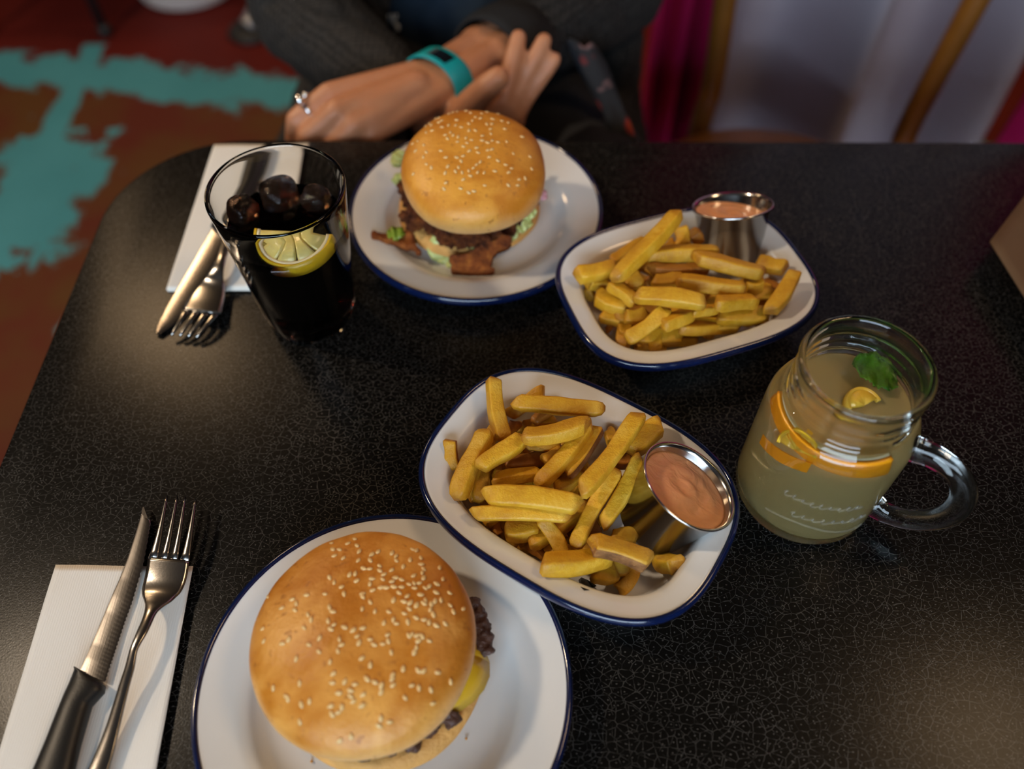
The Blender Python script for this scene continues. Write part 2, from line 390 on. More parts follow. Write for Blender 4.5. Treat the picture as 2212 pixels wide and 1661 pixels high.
    M['eye'] = simple('eye', (0.6, 0.6, 0.58), 0.1); M['iris'] = simple('iris', (0.03, 0.02, 0.015), 0.1); M['lip'] = simple('lip', (0.42, 0.12, 0.10), 0.4)
    M['nail'] = simple('finger_nail', (0.62, 0.33, 0.25), 0.25)
    # room
    M['wood'] = simple('honey_wood', (0.22, 0.085, 0.012), 0.35, var=0.25, vs=30, bump=0.1, bs=120)
    t = NT('white_drape'); t.set(Base_Color=t.mix(t.noise(3.0, 2.0), (0.52, 0.46, 0.54), (0.62, 0.55, 0.62)), Roughness=0.9); M['white_cloth'] = t.m
    M['magenta_cloth'] = simple('magenta_drape', (0.66, 0.006, 0.15), 0.85, var=0.15, vs=6)
    M['white_plastic'] = simple('white_plastic', (0.62, 0.55, 0.50), 0.4)
    M['grey_metal'] = simple('cast_grey_metal', (0.28, 0.28, 0.29), 0.35, 0.7, var=0.3, vs=30)
    M['black_rubber'] = simple('black_rubber', (0.006, 0.006, 0.006), 0.6)
    M['wall'] = simple('dark_plaster', (0.05, 0.03, 0.024), 0.85, var=0.1, vs=3, bump=0.2, bs=60)
    M['ceiling'] = simple('ceiling_paint', (0.05, 0.043, 0.04), 0.9)
    M['frame'] = simple('window_frame_paint', (0.06, 0.05, 0.05), 0.5)
    t = NT('window_glass'); t.set(Base_Color=(1, 1, 1), Roughness=0.0, IOR=1.02, Transmission_Weight=1.0); M['pane'] = t.m
    # worn painted floor: brown boards squared off with teal bands, red beyond
    t = NT('worn_painted_floor'); v = t.coord()
    sx = t.n('ShaderNodeSeparateXYZ'); t.l(v, sx.inputs[0]); X, Y = sx.outputs[0], sx.outputs[1]
    n1 = t.math('SUBTRACT', t.noise(14, 5.0, 0.6, v), 0.5); n2 = t.math('SUBTRACT', t.noise(2.6, 3.0, 0.5, v), 0.5)
    st = t.noise(1.0, 4.0, 0.6, t.coord((9, 3.0, 1)))
    def band(coordn, centre, half, wob, soft=0.018):
        d = t.math('SUBTRACT', coordn, centre); d = t.math('ABSOLUTE', d)
        d = t.math('ADD', d, t.math('MULTIPLY', n1, wob))
        return t.ramp(t.math('DIVIDE', d, 4 * half), [(0.25 - soft * 2, 1.0), (0.25 + soft * 2, 0.0)])
    yy = t.math('ADD', Y, t.math('ADD', t.math('MULTIPLY', X, 0.17), t.math('MULTIPLY', n2, 0.10)))
    b1 = band(yy, 1.660, 0.064, 0.20)
    b2 = t.math('MULTIPLY', band(t.math('ADD', X, t.math('MULTIPLY', Y, 0.0)), -1.055, 0.030, 0.05), t.math('LESS_THAN', Y, 1.97))
    b3 = band(t.math('ADD', X, t.math('MULTIPLY', n2, 0.12)), -1.03, 0.11, 0.35)
    b3 = t.math('MULTIPLY', b3, t.ramp(t.math('ADD', Y, t.math('MULTIPLY', n1, 0.5)), [(0.0, 1.0), (0.46, 1.0), (0.5, 0.0)]) if False else t.math('LESS_THAN', t.math('ADD', Y, t.math('MULTIPLY', n1, 0.4)), 1.60))
    b3 = t.math('MULTIPLY', b3, t.math('GREATER_THAN', t.math('ADD', Y, t.math('MULTIPLY', n1, 0.4)), 1.20))
    blot = t.ramp(st, [(0.565, 0.0), (0.61, 1.0)])
    blot = t.math('MULTIPLY', blot, t.math('LESS_THAN', Y, 1.52))
    teal = t.math('MAXIMUM', t.math('MAXIMUM', b1, b2), t.math('MAXIMUM', b3, blot))
    red = t.math('GREATER_THAN', yy, 1.665)
    under = t.mix(t.ramp(t.noise(5.0, 4.0, 0.6, v), [(0.35, 0.0), (0.62, 1.0)]), (0.098, 0.040, 0.010), (0.100, 0.018, 0.009))
    under = t.mix(red, under, t.mix(t.noise(4, 2.0, vec=v), (0.120, 0.008, 0.004), (0.066, 0.006, 0.004)))
    col = t.mix(t.math('MULTIPLY', teal, 0.94), under, t.mix(t.noise(6, 3.0, vec=v), (0.045, 0.230, 0.265), (0.075, 0.31, 0.35)))
    t.set(Base_Color=col, Roughness=0.65, Specular_IOR_Level=0.2); t.bump(t.noise(40, 4.0, vec=v), 0.15, 0.002); M['floor'] = t.m
build_materials()

# ------------------------------------------------------------------ the room
def structure(name, me, mt): return tag(link_mesh(name, me, mt, smooth=False), kind='structure')
structure('floor', box((0, 0.35, -0.02), 6.4, 5.7, 0.04), M['floor'])
structure('ceiling', box((0, 0.35, 2.97), 6.4, 5.7, 0.04), M['ceiling'])
structure('wall_far', box((0, 3.22, 1.475), 6.4, 0.04, 2.95), M['wall'])
structure('wall_left', box((-3.22, 0.35, 1.475), 0.04, 5.7, 2.95), M['wall'])
structure('wall_right', box((3.22, 0.35, 1.475), 0.04, 5.7, 2.95), M['wall'])
# wall behind the viewer with a wide window of three lights
wy = -2.5; X0, X1, Z0, Z1 = -1.6, 0.9, 1.0, 2.45
structure('wall_near', join_meshes([box(((-3.2 + X0) / 2, wy, 1.475), X0 + 3.2, 0.12, 2.95), box(((3.2 + X1) / 2, wy, 1.475), 3.2 - X1, 0.12, 2.95),
                                    box(((X0 + X1) / 2, wy, Z0 / 2), X1 - X0, 0.12, Z0), box(((X0 + X1) / 2, wy, (2.95 + Z1) / 2), X1 - X0, 0.12, 2.95 - Z1)]), M['wall'])
win = structure('window_1', join_meshes([box((X0 + .03, wy, (Z0 + Z1) / 2), .06, .08, Z1 - Z0), box((X1 - .03, wy, (Z0 + Z1) / 2), .06, .08, Z1 - Z0),
                                         box(((X0 + X1) / 2, wy, Z0 + .03), X1 - X0, .08, .06), box(((X0 + X1) / 2, wy, Z1 - .03), X1 - X0, .08, .06)]), M['frame'])
for k in (1, 2): link_mesh('mullion', box((X0 + (X1 - X0) * k / 3, wy, (Z0 + Z1) / 2), .05, .06, Z1 - Z0 - .1), M['frame'], win, smooth=False)
link_mesh('transom', box(((X0 + X1) / 2, wy, (Z0 + Z1) / 2), X1 - X0 - .1, .05, .035), M['frame'], win, smooth=False)
for k in range(3): link_mesh('pane', box((X0 + (X1 - X0) * (k + .5) / 3, wy - .01, (Z0 + Z1) / 2), (X1 - X0) / 3 - .05, .004, Z1 - Z0 - .1), M['pane'], win, smooth=False)

# ------------------------------------------------------------------ table
TX0, TX1, TY0, TY1, TR = -0.3325, 0.98, -0.16, 0.613, 0.105
def table_outline(d, slope=0.0122):
    pts = []
    for (cx, cy, a0) in ((TX0 + TR, TY1 - TR, 90), (TX0 + TR, TY0 + TR, 180), (TX1 - TR, TY0 + TR, 270), (TX1 - TR, TY1 - TR, 0)):
        for k in range(17):
            a = math.radians(a0 + 90 * k / 16); pts.append((cx + (TR - d) * math.cos(a), cy + (TR - d) * math.sin(a)))
    return [(x, y - (slope * (x - TX0) if y > 0.3 else 0)) for x, y in pts]
tb = thing('dining_table', (0.3, 0.25, 0), 'black laminate dining table with pale crackle print and rounded corner', 'table')
def ring2(d, z): return [Vector((x, y, TZ + z)) for x, y in table_outline(d)]
sharp(link_mesh('tabletop', loft([ring2(0.001, -0.0018), ring2(0.0005, -0.0005), ring2(0.002, 0)], True, True), M['table'], tb))
sharp(link_mesh('edge_band', loft([ring2(0.006, -0.026), ring2(0.0, -0.023), ring2(0.0, -0.003), ring2(0.0012, -0.0019)], True, True), M['table_edge'], tb))
link_mesh('pedestal_column', tube([(0.3, 0.25, 0.03), (0.3, 0.25, TZ - 0.027)], 0.038, 24), M['steel_dark'], tb)
sharp(link_mesh('pedestal_base', lathe([(0, .03), (.05, .03), (.26, .014), (.275, .006), (.27, 0), (0, 0)], (0.3, 0.25, 0.0), 64), M['steel_dark'], tb))

# ------------------------------------------------------------------ plates
def plate(c, label, group=None):
    c = Vector(c); r = thing('dinner_plate', c, label, 'plate')
    prof = [(0, .0035), (.050, .0035), (.0605, .0040), (.0660, .0062), (.0705, .0105), (.0735, .0128), (.080, .0142), (.0965, .0172), (.0985, .0176),
            (.0975, .0160), (.080, .0128), (.0735, .0112), (.0690, .0068), (.0660, .0020), (.0620, .0), (.0600, .0), (.0585, .0016), (0, .0016)]
    link_mesh('dish_body', lathe(prof, c, 160), M['enamel'], r)
    bead = [(.0983 + .0021 * math.cos(a), .0152 + .0034 * math.sin(a)) for a in [2 * math.pi * k / 14 for k in range(15)]]
    link_mesh('rolled_rim', lathe(bead, c, 160), M['navy'], r)
    return r
NP = Vector((-0.0686, 0.1358, TZ)); FP = Vector((-0.0280, 0.5051, TZ))
plate(NP, 'white enamel plate with navy rim under the plain sesame bun burger, nearest the viewer')
plate(FP, 'white enamel plate with navy rim under the burger spilling crisp chicken')

# ------------------------------------------------------------------ pie dishes
def sgn(x): return -1.0 if x < 0 else 1.0
SEG = 120
def sup_ring(cx, cy, rot, a, b, n, z):
    out = []
    for k in range(SEG):
        t = 2 * math.pi * k / SEG; c_, s_ = math.cos(t), math.sin(t)
        x = a * sgn(c_) * abs(c_) ** (2 / n); y = b * sgn(s_) * abs(s_) ** (2 / n)
        out.append(Vector((cx + math.cos(rot) * x - math.sin(rot) * y, cy + math.sin(rot) * x + math.cos(rot) * y, TZ + z)))
    return out
DISH_PROF = [(0.0005, .0360), (.004, .0350), (.010, .0330), (.0140, .0318), (.0156, .0306), (.0170, .0280), (.0195, .0190), (.0222, .0092), (.0255, .0048), (.0310, .0034), (.0380, .0032)]
DISH_OUT = [(.0008, .0345), (.004, .0334), (.010, .0314), (.0136, .0302), (.0150, .0285), (.0180, .0180), (.0207, .0080), (.0240, .0030), (.0280, .0006), (.0330, 0.0)]
DISHES = {'N': (0.0380, 0.2462, math.radians(-33.0), 0.0920, 0.0684, 2.86), 'F': (0.1230, 0.4080, math.radians(18.8), 0.0880, 0.0668, 3.04)}
def dish(key, label):
    cx, cy, rot, a, b, n = DISHES[key]
    r = thing('pie_dish', (cx, cy, TZ), label, 'dish')
    rings = [sup_ring(cx, cy, rot, a - d, b - d, n + 9 * d, z) for d, z in DISH_OUT[::-1]] + [sup_ring(cx, cy, rot, a - d, b - d, n + 9 * d, z) for d, z in DISH_PROF]
    link_mesh('dish_body', loft(rings, True, True), M['enamel'], r)
    vs = []; fs = []; K = 12
    base = sup_ring(cx, cy, rot, a, b, n, .0345)
    for i in range(SEG):
        t = (base[(i + 1) % SEG] - base[i - 1]).normalized(); nn = Vector((t.y, -t.x, 0))
        for k in range(K):
            q = 2 * math.pi * k / K; vs.append(base[i] + nn * (.0021 * math.cos(q) - .0006) + Vector((0, 0, -.0012 + .0036 * math.sin(q))))
    for i in range(SEG):
        for k in range(K):
            j = (i + 1) % SEG; fs.append((i * K + k, j * K + k, j * K + (k + 1) % K, i * K + (k + 1) % K))
    link_mesh('rolled_rim', fix_normals(mesh(vs, fs)), M['navy'], r)
    return r
dishN = dish('N', 'nearer white enamel pie dish with navy rim and chipped wall, full of fries')
dishF = dish('F', 'farther white enamel pie dish with navy rim, beside the far plate, full of fries')
def dish_z(key, p):
    """height of the inside of a dish above the table at a world point"""
    cx, cy, rot, a, b, n = DISHES[key]
    dx, dy = p.x - cx, p.y - cy
    x = abs(math.cos(rot) * dx + math.sin(rot) * dy); y = abs(-math.sin(rot) * dx + math.cos(rot) * dy)
    prev = DISH_PROF[-1][1]; last_d = DISH_PROF[-1][0]
    lo, hi = 0.0, 0.04
    def inside(d): 
        A, B, N_ = a - d, b - d, n + 9 * d
        return (x / A) ** N_ + (y / B) ** N_ < 1
    if not inside(0.0): return 0.036
    if inside(0.038): return 0.0034
    for _ in range(24):
        mid = (lo + hi) / 2
        if inside(mid): lo = mid
        else: hi = mid
    d = lo
    for (d0, z0), (d1, z1) in zip(DISH_PROF, DISH_PROF[1:]):
        if d0 <= d <= d1: return z0 + (z1 - z0) * (d - d0) / (d1 - d0)
    return 0.036 if d < 0.0005 else 0.0034
# bare chip in the near dish wall
p0 = at(1267, 1266, .026)
bm = bmesh.new()
ch = [(1250, 1252), (1256, 1247), (1268, 1252), (1281, 1259), (1288, 1265), (1280, 1269), (1273, 1274), (1262, 1275), (1254, 1267)]
vv = []
for (x, y) in ch:
    z = .028
    for _ in range(12): z = dish_z('N', at(x, y, z)) 
    vv.append(at(x, y, z + .0004))
top = [bm.verts.new(v) for v in vv]; bot = [bm.verts.new(v - Vector((0, 0, .0012))) for v in vv]
bm.faces.new(top); bm.faces.new(bot[::-1])
for i in range(len(vv)): bm.faces.new((top[i - 1], bot[i - 1], bot[i], top[i]))
me = bpy.data.meshes.new('m'); bm.to_mesh(me); bm.free()
tag(link_mesh('enamel_chip', fix_normals(me), M['chip'], dishN, smooth=False), 'black bare spot where the enamel is chipped')

# ------------------------------------------------------------------ sauce cups
RAM = {'N': (Vector((0.1003, 0.2348, TZ + 0.0531)), Vector((0.4397, 0.1373, 0.8875)), 0.0302), 'F': (Vector((0.1625, 0.4715, TZ + 0.0482)), Vector((-0.1041, 0.4006, 0.9103)), 0.0293)}
def ramekin(key, label, fill):
    c, n, R = RAM[key]; n = n.normalized(); Hc = 0.043 if key == 'F' else 0.042
    b = c - n * Hc; k = R / 0.0302
    r = thing('sauce_cup', b, label, 'cup')
    prof = [(0, 0), (.0200 * k, 0), (.0212 * k, .0012), (.0283 * k, Hc - .0022), (.0290 * k, Hc - .0020), (.0302 * k, Hc - .0014), (.0304 * k, Hc - .0002), (.0297 * k, Hc + .0004), (.0286 * k, Hc - .0004), (.0277 * k, Hc - .0022), (.0205 * k, .0018), (.0195 * k, .0011), (0, .0011)]
    link_mesh('steel_cup', lathe(prof, b, 96, n), M['steel'], r)
    # the sauce: a slightly swirled, tilted fill inside the cup
    q = Vector((0, 0, 1)).rotation_difference(n)
    vs = []; fs = []; rows = []
    down = q.inverted() @ Vector((0, 0, 1)); tilt = fill[1]
    for i in range(25):
        f = i / 24.0; row = []
        for s in range(64):
            a = 2 * math.pi * s / 64
            h = fill[0] + tilt * (f * (math.cos(a) * fill[2][0] + math.sin(a) * fill[2][1]))
            h += .0005 * math.sin(5.2 * f * 2.2 + a) * (1 - f) * f * 3 + .0009 * NZ.noise(Vector((f * math.cos(a) * 2.4 + 3, f * math.sin(a) * 2.4, 1.0))) * (1 - f) + .0004 * math.exp(-((f - .25) ** 2) / .006) * (1 + math.sin(2 * a))
            rr = (.0205 + .0073 * min(h, Hc) / Hc) * k * f * 0.995
            row.append(len(vs)); vs.append(Vector((rr * math.cos(a), rr * math.sin(a), h)))
        rows.append(row)
    nb = len(rows)
    row = []
    for s in range(64):
        a = 2 * math.pi * s / 64; row.append(len(vs)); vs.append(Vector((.0198 * k * math.cos(a), .0198 * k * math.sin(a), .0016)))
    rows.append(row)
    for i in range(nb):
        for s in range(64): fs.append((rows[i][s], rows[i][(s + 1) % 64], rows[i + 1][(s + 1) % 64], rows[i + 1][s]))
    fs.append(tuple(rows[-1]))
    me = mesh([q @ v + b for v in vs], fs); bm = bmesh.new(); bm.from_mesh(me); bmesh.ops.remove_doubles(bm, verts=bm.verts, dist=1e-6); bm.to_mesh(me); bm.free()
    link_mesh('sauce', fix_normals(me), M['sauce'], r)
    return r
ramekin('N', 'tilted steel cup of pink sauce leaning in the nearer dish of fries', (.0375, .0016, (-.6, -.8)))
ramekin('F', 'steel cup of pink sauce standing in the farther dish of fries', (.0365, .0050, (-.75, .1)))

# ------------------------------------------------------------------ fries
def fry_mesh(a, b, hw, seed, bow=0.0, taper=(0.55, 0.55), hh=None):
    """a square-cut fry from a to b with soft corners, slightly bowed and uneven"""
    rnd = random.Random(seed); a, b = Vector(a), Vector(b); ax = (b - a); L = ax.length; ax.normalize()
    side = ax.cross(Vector((0, 0, 1)))
    if side.length < 0.2: side = ax.cross(Vector((0, 1, 0)))
    side.normalize(); up = side.cross(ax).normalized(); ang = rnd.uniform(-.45, .45)
    s2 = side * math.cos(ang) + up * math.sin(ang); u2 = up * math.cos(ang) - side * math.sin(ang)
    hh = hh or hw * rnd.uniform(0.86, 1.0); rings = []; tips = []
    ts = [0.0, 0.035, 0.10, 0.22, 0.36, 0.5, 0.64, 0.78, 0.90, 0.965, 1.0]
    ph = rnd.uniform(0, 6.28); skew0, skew1 = rnd.uniform(-.6, .6), rnd.uniform(-.6, .6)
    for t in ts:
        e = min(1.0, min(t / 0.10, 1.0)); f = min(1.0, (1 - t) / 0.10)
        k = (taper[0] + (1 - taper[0]) * math.sqrt(e)) * (taper[1] + (1 - taper[1]) * math.sqrt(f))
        if t in (0.0, 1.0): k *= 0.80
        k *= 1 + 0.05 * math.sin(ph + t * 7) + rnd.uniform(-.04, .04)
        c = a + ax * (L * t) + up * (bow * (4 * t * (1 - t) - .5) * -1) + side * (0.0009 * math.sin(ph * 2 + t * 5))
        ring = []
        for j in range(12):
            g = 2 * math.pi * (j + .5) / 12; cx_, sx_ = math.cos(g), math.sin(g)
            p = 2 / 7.5; x = sgn(cx_) * abs(cx_) ** p; y = sgn(sx_) * abs(sx_) ** p
            sk = (skew0 if t < .05 else skew1 if t > .95 else 0) * x * hw * .7
            ring.append(c + s2 * (x * hw * k) + u2 * (y * hh * k) + ax * sk)
        rings.append(ring); tips += [max(0.0, 1 - t / .09, 1 - (1 - t) / .09)] * 12
    me = loft(rings, True, True)
    at_ = me.attributes.new('tip', 'FLOAT', 'POINT'); at_.data.foreach_set('value', tips)
    return me

# (x0,y0, x1,y1 in a zoomed crop, width in crop px, z at each end in mm, material, label)
FRN = [
 (495,110, 560,490, 82, 47,33,'fry','upright fry leaning on the far left wall of the nearer dish'),
 (618,262,1195,292, 88, 48,48,'fry','long fry with two pointed ends lying along the back of the nearer dish'),
 (822,185, 585,335, 72, 41,28,'fry','short fry poking out behind the long back fry of the nearer dish'),
 (455,425, 275,855, 96, 42,30,'fry','thick pale fry on the left wall of the nearer dish'),
 (505,400, 352,862, 66, 34,22,'fry',None),
 (690,465, 420,665, 94, 47,45,'fry','pale blunt fry crossing the left of the nearer pile'),
 (682,472,1095,402, 88, 50,47,'fry','pale fry just below the long back fry of the nearer dish'),
 (1118,382, 775,775, 88, 47,40,'fry','slanting fry in the middle of the nearer pile, beside the freckled skin fry'),
 (1165,418, 958,702, 70, 44,40,'skin','fry with freckled brown skin in the middle of the nearer pile'),
 (1415,338,1045,815, 96, 54,45,'fry','longest slanting fry reaching up to the back wall of the nearer dish'),
 (1545,400,1320,545,118, 43,36,'fry','knobbly broken fry behind the tilted sauce cup'),
 (1268,672, 998,1150, 86, 44,30,'fry','steep fry pointing down between the long fry and the tilted cup'),
 (1420,590,1180,1025, 82, 48,35,'fry','fry lying against the left side of the tilted sauce cup'),
 (440,825,1050,885,116, 46,45,'fry','big thick fry lying crosswise at the front left of the nearer pile'),
 (368,935, 985,955, 84, 35,33,'fry','fry lying directly under the big crosswise fry'),
 (500,742, 800,682, 74, 34,34,'fry',None),
 (572,642, 935,565, 84, 29,29,'fry_brown',None),
 (880,790,1055,702, 70, 31,31,'fry',None),
 (222,488, 268,672, 70, 30,22,'skin','brown skin piece at the far left end of the nearer dish'),
 (572,1052, 795,1042,104, 24,24,'fry','stubby fry below the big crosswise fry'),
 (478,985, 545,1072, 52, 20,16,'fry_brown',None),
 (808,962, 942,1200, 88, 34,24,'fry','fry with a square end pointing up at the front of the nearer pile'),
 (722,1100, 842,1222, 72, 16,12,'fry_brown',None),
 (800,1275,1230,1205,112, 31,28,'fry','thick fry with a browned tip at the front edge of the nearer dish'),
 (1105,1125,1475,1240,104, 37,33,'skin','fry with purple brown skin in front of the tilted cup'),
 (1110,1320,1260,1305,106, 16,14,'fry','chunky fry end near the chip in the nearer dish'),
 (1375,1275,1288,1432, 84, 14,10,'fry','small pointed fry at the front floor of the nearer dish'),
 (1515,1218,1645,1270, 96, 11,11,'fry','lone square fry end on the dish floor below the tilted cup'),
 (1225,1080,1400,1088, 92, 28,28,'fry',None),
 (1218,615,1358,605, 84, 31,31,'fry_brown',None),
 (800,612, 930,562, 60, 36,36,'fry',None),
 (695,525, 925,500, 70, 36,34,'skin',None),
 (640,372, 602,450, 60, 30,24,'fry_brown',None),
 (900,255, 755,385, 58, 28,24,'fry_brown',None),
 (1200,430,1290,565, 64, 28,24,'fry',None),
 (1105,1000,1150,1180, 70, 20,14,'fry_brown',None),
 (950,1015, 930,1095, 60, 18,16,'fry',None),
 (690,395, 900,375, 60, 26,26,'fry',None),
 (1290,560,1240,700, 60, 24,22,'fry',None),
]
FRF = [
 (1012,292, 515,835,108, 57,40,'fry','longest fry, rising to the back rim of the farther dish'),
 (772,512, 470,682, 80, 38,34,'fry','fry tucked behind the longest fry of the farther dish'),
 (1042,422,1055,572,104, 42,36,'fry',None),
 (1132,445,1182,525, 90, 42,36,'fry_brown',None),
 (772,642,1342,602,110, 47,46,'fry','straight pale fry lying below the farther sauce cup'),
 (1142,655,1702,772,108, 49,44,'fry','fry with a skin end pointing right, in front of the farther sauce cup'),
 (780,742,1245,752, 80, 39,39,'fry_brown','browned fry under the straight pale fry of the farther dish'),
 (190,792, 525,732,108, 40,36,'fry','fry with a brown pointed tip at the left end of the farther dish'),
 (1640,692,1875,732,100, 31,31,'fry','short fry right of the farther sauce cup'),
 (808,832,1055,832, 90, 41,41,'fry',None),
 (1005,842,1545,895,108, 45,43,'fry','pale fry with a slanting end in the middle of the farther pile'),
 (1540,872,1695,862,106, 36,36,'fry',None),
 (1962,772,1735,1085,108, 41,28,'fry','fry leaning up the right wall of the farther dish'),
 (1590,962,1782,942, 90, 30,30,'fry',None),
 (668,942,1235,1005,116, 46,44,'fry','thick pale fry lying across the front of the farther pile'),
 (1302,1012,1622,1005,106, 41,38,'fry','broad pale fry with a diagonal end at right of the farther pile'),
 (1130,1092,1320,1052, 70, 36,36,'fry',None),
 (1330,1125,1705,1105,116, 35,33,'fry','fry along the front right wall of the farther dish'),
 (482,852, 665,1012, 90, 41,38,'fry','fry with a frayed pale tip at left of the farther pile'),
 (272,892, 332,962, 76, 22,18,'fry',None),
 (352,952, 605,1062,116, 30,28,'fry','thick dark golden fry on the left wall of the farther dish'),
 (592,872, 722,802,100, 34,34,'fry',None),
 (282,852, 445,852, 96, 28,26,'fry',None),
 (592,1132, 765,1092,100, 30,30,'fry',None),
 (925,1062, 605,1312,110, 41,28,'fry','slanting fry dipping to the front wall of the farther dish'),
 (892,1202,1115,1082,106, 35,35,'fry','fry with small brown flecks beside the slanting front fry'),
 (532,1232, 705,1252,106, 20,20,'fry',None),
 (705,1272,1045,1282,116, 22,20,'fry','blunt fry at the bottom front of the farther pile'),
 (1022,1212,1385,1212, 92, 24,20,'fry','half-moon fry near the front wall of the farther dish'),
 (450,1182, 482,1222, 60, 16,14,'fry_brown',None),
 (672,1350, 900,1350, 60, 12,12,'fry',None),
 (402,1102, 562,1162, 86, 18,16,'fry',None),
 (752,832, 832,905, 70, 32,28,'fry_brown',None),
 (1232,922,1002,932, 66, 32,32,'fry',None),
 (932,522, 965,565, 76, 36,34,'fry',None),
 (1700,830,1800,920, 70, 24,22,'fry_brown',None),
 (1240,1130,1330,1180, 66, 22,20,'fry_brown',None),
]
def seg_dist(p1, q1, p2, q2):
    d1, d2, r = q1 - p1, q2 - p2, p1 - p2
    a, e, f_ = d1.dot(d1), d2.dot(d2), d2.dot(r); c = d1.dot(r); b = d1.dot(d2); den = a * e - b * b
    s = min(max((b * f_ - c * e) / den, 0), 1) if den > 1e-12 else 0.5
    t = (b * s + f_) / e
    if t < 0: t = 0; s = min(max(-c / a, 0), 1)
    elif t > 1: t = 1; s = min(max((b - c) / a, 0), 1)
    u, v = p1 + d1 * s, p2 + d2 * t
    return (u - v), s, t
def make_fries(key, rows, scale, org, shared, group):
    items = []
    for i, (x0, y0, x1, y1, wd, z0, z1, mt, lab) in enumerate(rows):
        A = [x0 / scale + org[0], y0 / scale + org[1], z0 / 1000.0]; B = [x1 / scale + org[0], y1 / scale + org[1], z1 / 1000.0]
        mid = at((A[0] + B[0]) / 2, (A[1] + B[1]) / 2, (A[2] + B[2]) / 2); depth = (mid - EYE).dot(FWD)
        items.append([A, B, wd / scale * depth / FPX / 2 * 1.12, mt, lab, i])
    rnd = random.Random(5 + len(rows)); cx, cy, rot, a, b, n = DISHES[key]
    cupc = RAM[key][0] - RAM[key][1].normalized() * .035
    filler = []; k = 0
    while len(filler) < 30 and k < 900:          # the fries that carry the visible ones from below
        k += 1
        u, v = rnd.uniform(-.058, .034 if key == 'N' else .050), rnd.uniform(-.036, .036); ang = rnd.uniform(0, 3.14)
        p = Vector((cx + math.cos(rot) * u - math.sin(rot) * v, cy + math.sin(rot) * u + math.cos(rot) * v, TZ))
        L = rnd.uniform(.018, .026); d = Vector((math.cos(ang), math.sin(ang), 0)) * L
        if min((Vector((q.x, q.y, 0)) - Vector((cupc.x, cupc.y, 0))).length for q in (p, p + d, p - d)) < .027: continue
        z = .0085 if len(filler) < 11 else .0160 if len(filler) < 21 else .0225
        if max(dish_z(key, p + d), dish_z(key, p - d)) > z - .002: continue
        filler.append((p - d + Vector((0, 0, z)), p + d + Vector((0, 0, z)), rnd.uniform(.0042, .0048)))
    # settle: nothing under the dish wall, upper fries lie on lower ones
    for it in range(14):
        for I in items:
            for E in (I[0], I[1]):
                zz = dish_z(key, at(*E)) + I[2] * .9
                if E[2] < zz: E[2] = min(zz, E[2] + .003)
        order = sorted(items, key=lambda I: I[0][2] + I[1][2])
        for ui in range(len(order)):
            U = order[ui]; p1, q1 = at(*U[0]), at(*U[1])
            for li in range(ui):
                Lw = order[li]; dv, s, t = seg_dist(p1, q1, at(*Lw[0]), at(*Lw[1]))
                need = (U[2] + Lw[2]) * 0.92; dist = dv.length
                if dist < need:
                    push = min((need - dist) * .35, .0011)
                    U[0][2] += push * (1.25 - s) * .75; U[1][2] += push * (.25 + s) * .75
                    Lw[0][2] -= push * .25; Lw[1][2] -= push * .25
                    p1, q1 = at(*U[0]), at(*U[1])
    for (A, B, hw, mt, lab, i) in items:
        bow = .0016 if i % 5 == 1 else random.Random(i).uniform(-.0006, .0012)
        tp = (0.35, 0.4) if 'pointed' in (lab or '') else (0.7, 0.7) if 'blunt' in (lab or '') or 'square' in (lab or '') else (random.Random(i * 3).uniform(.45, .75), random.Random(i * 7).uniform(.45, .75))
        me = fry_mesh(at(*A), at(*B), hw, i + (100 if key == 'F' else 0), bow, tp)
        o = link_mesh('french_fry', me, M[mt], loc=(at(*A) + at(*B)) / 2)
        tag(o, lab or shared, 'fry', group)
        if mt == 'skin':      # the cut potato side under the skin
            me.materials.append(M['fry'])
            for p in me.polygons:
                if (p.index % 12) in (0, 1, 2, 3, 4) : p.material_index = 1
    for j, (p, q, hw) in enumerate(filler):
        o = link_mesh('french_fry', fry_mesh(p, q, hw, 300 + j + len(rows)), M['fry'], loc=(p + q) / 2)
        tag(o, shared, 'fry', group)
make_fries('N', FRN, 2062 / 720.0, (890, 780), 'golden fry partly buried in the pile in the nearer white dish', 'fries in the nearer dish')
make_fries('F', FRF, 2212 / 600.0, (1190, 380), 'golden fry partly buried in the pile in the farther white dish', 'fries in the farther dish')

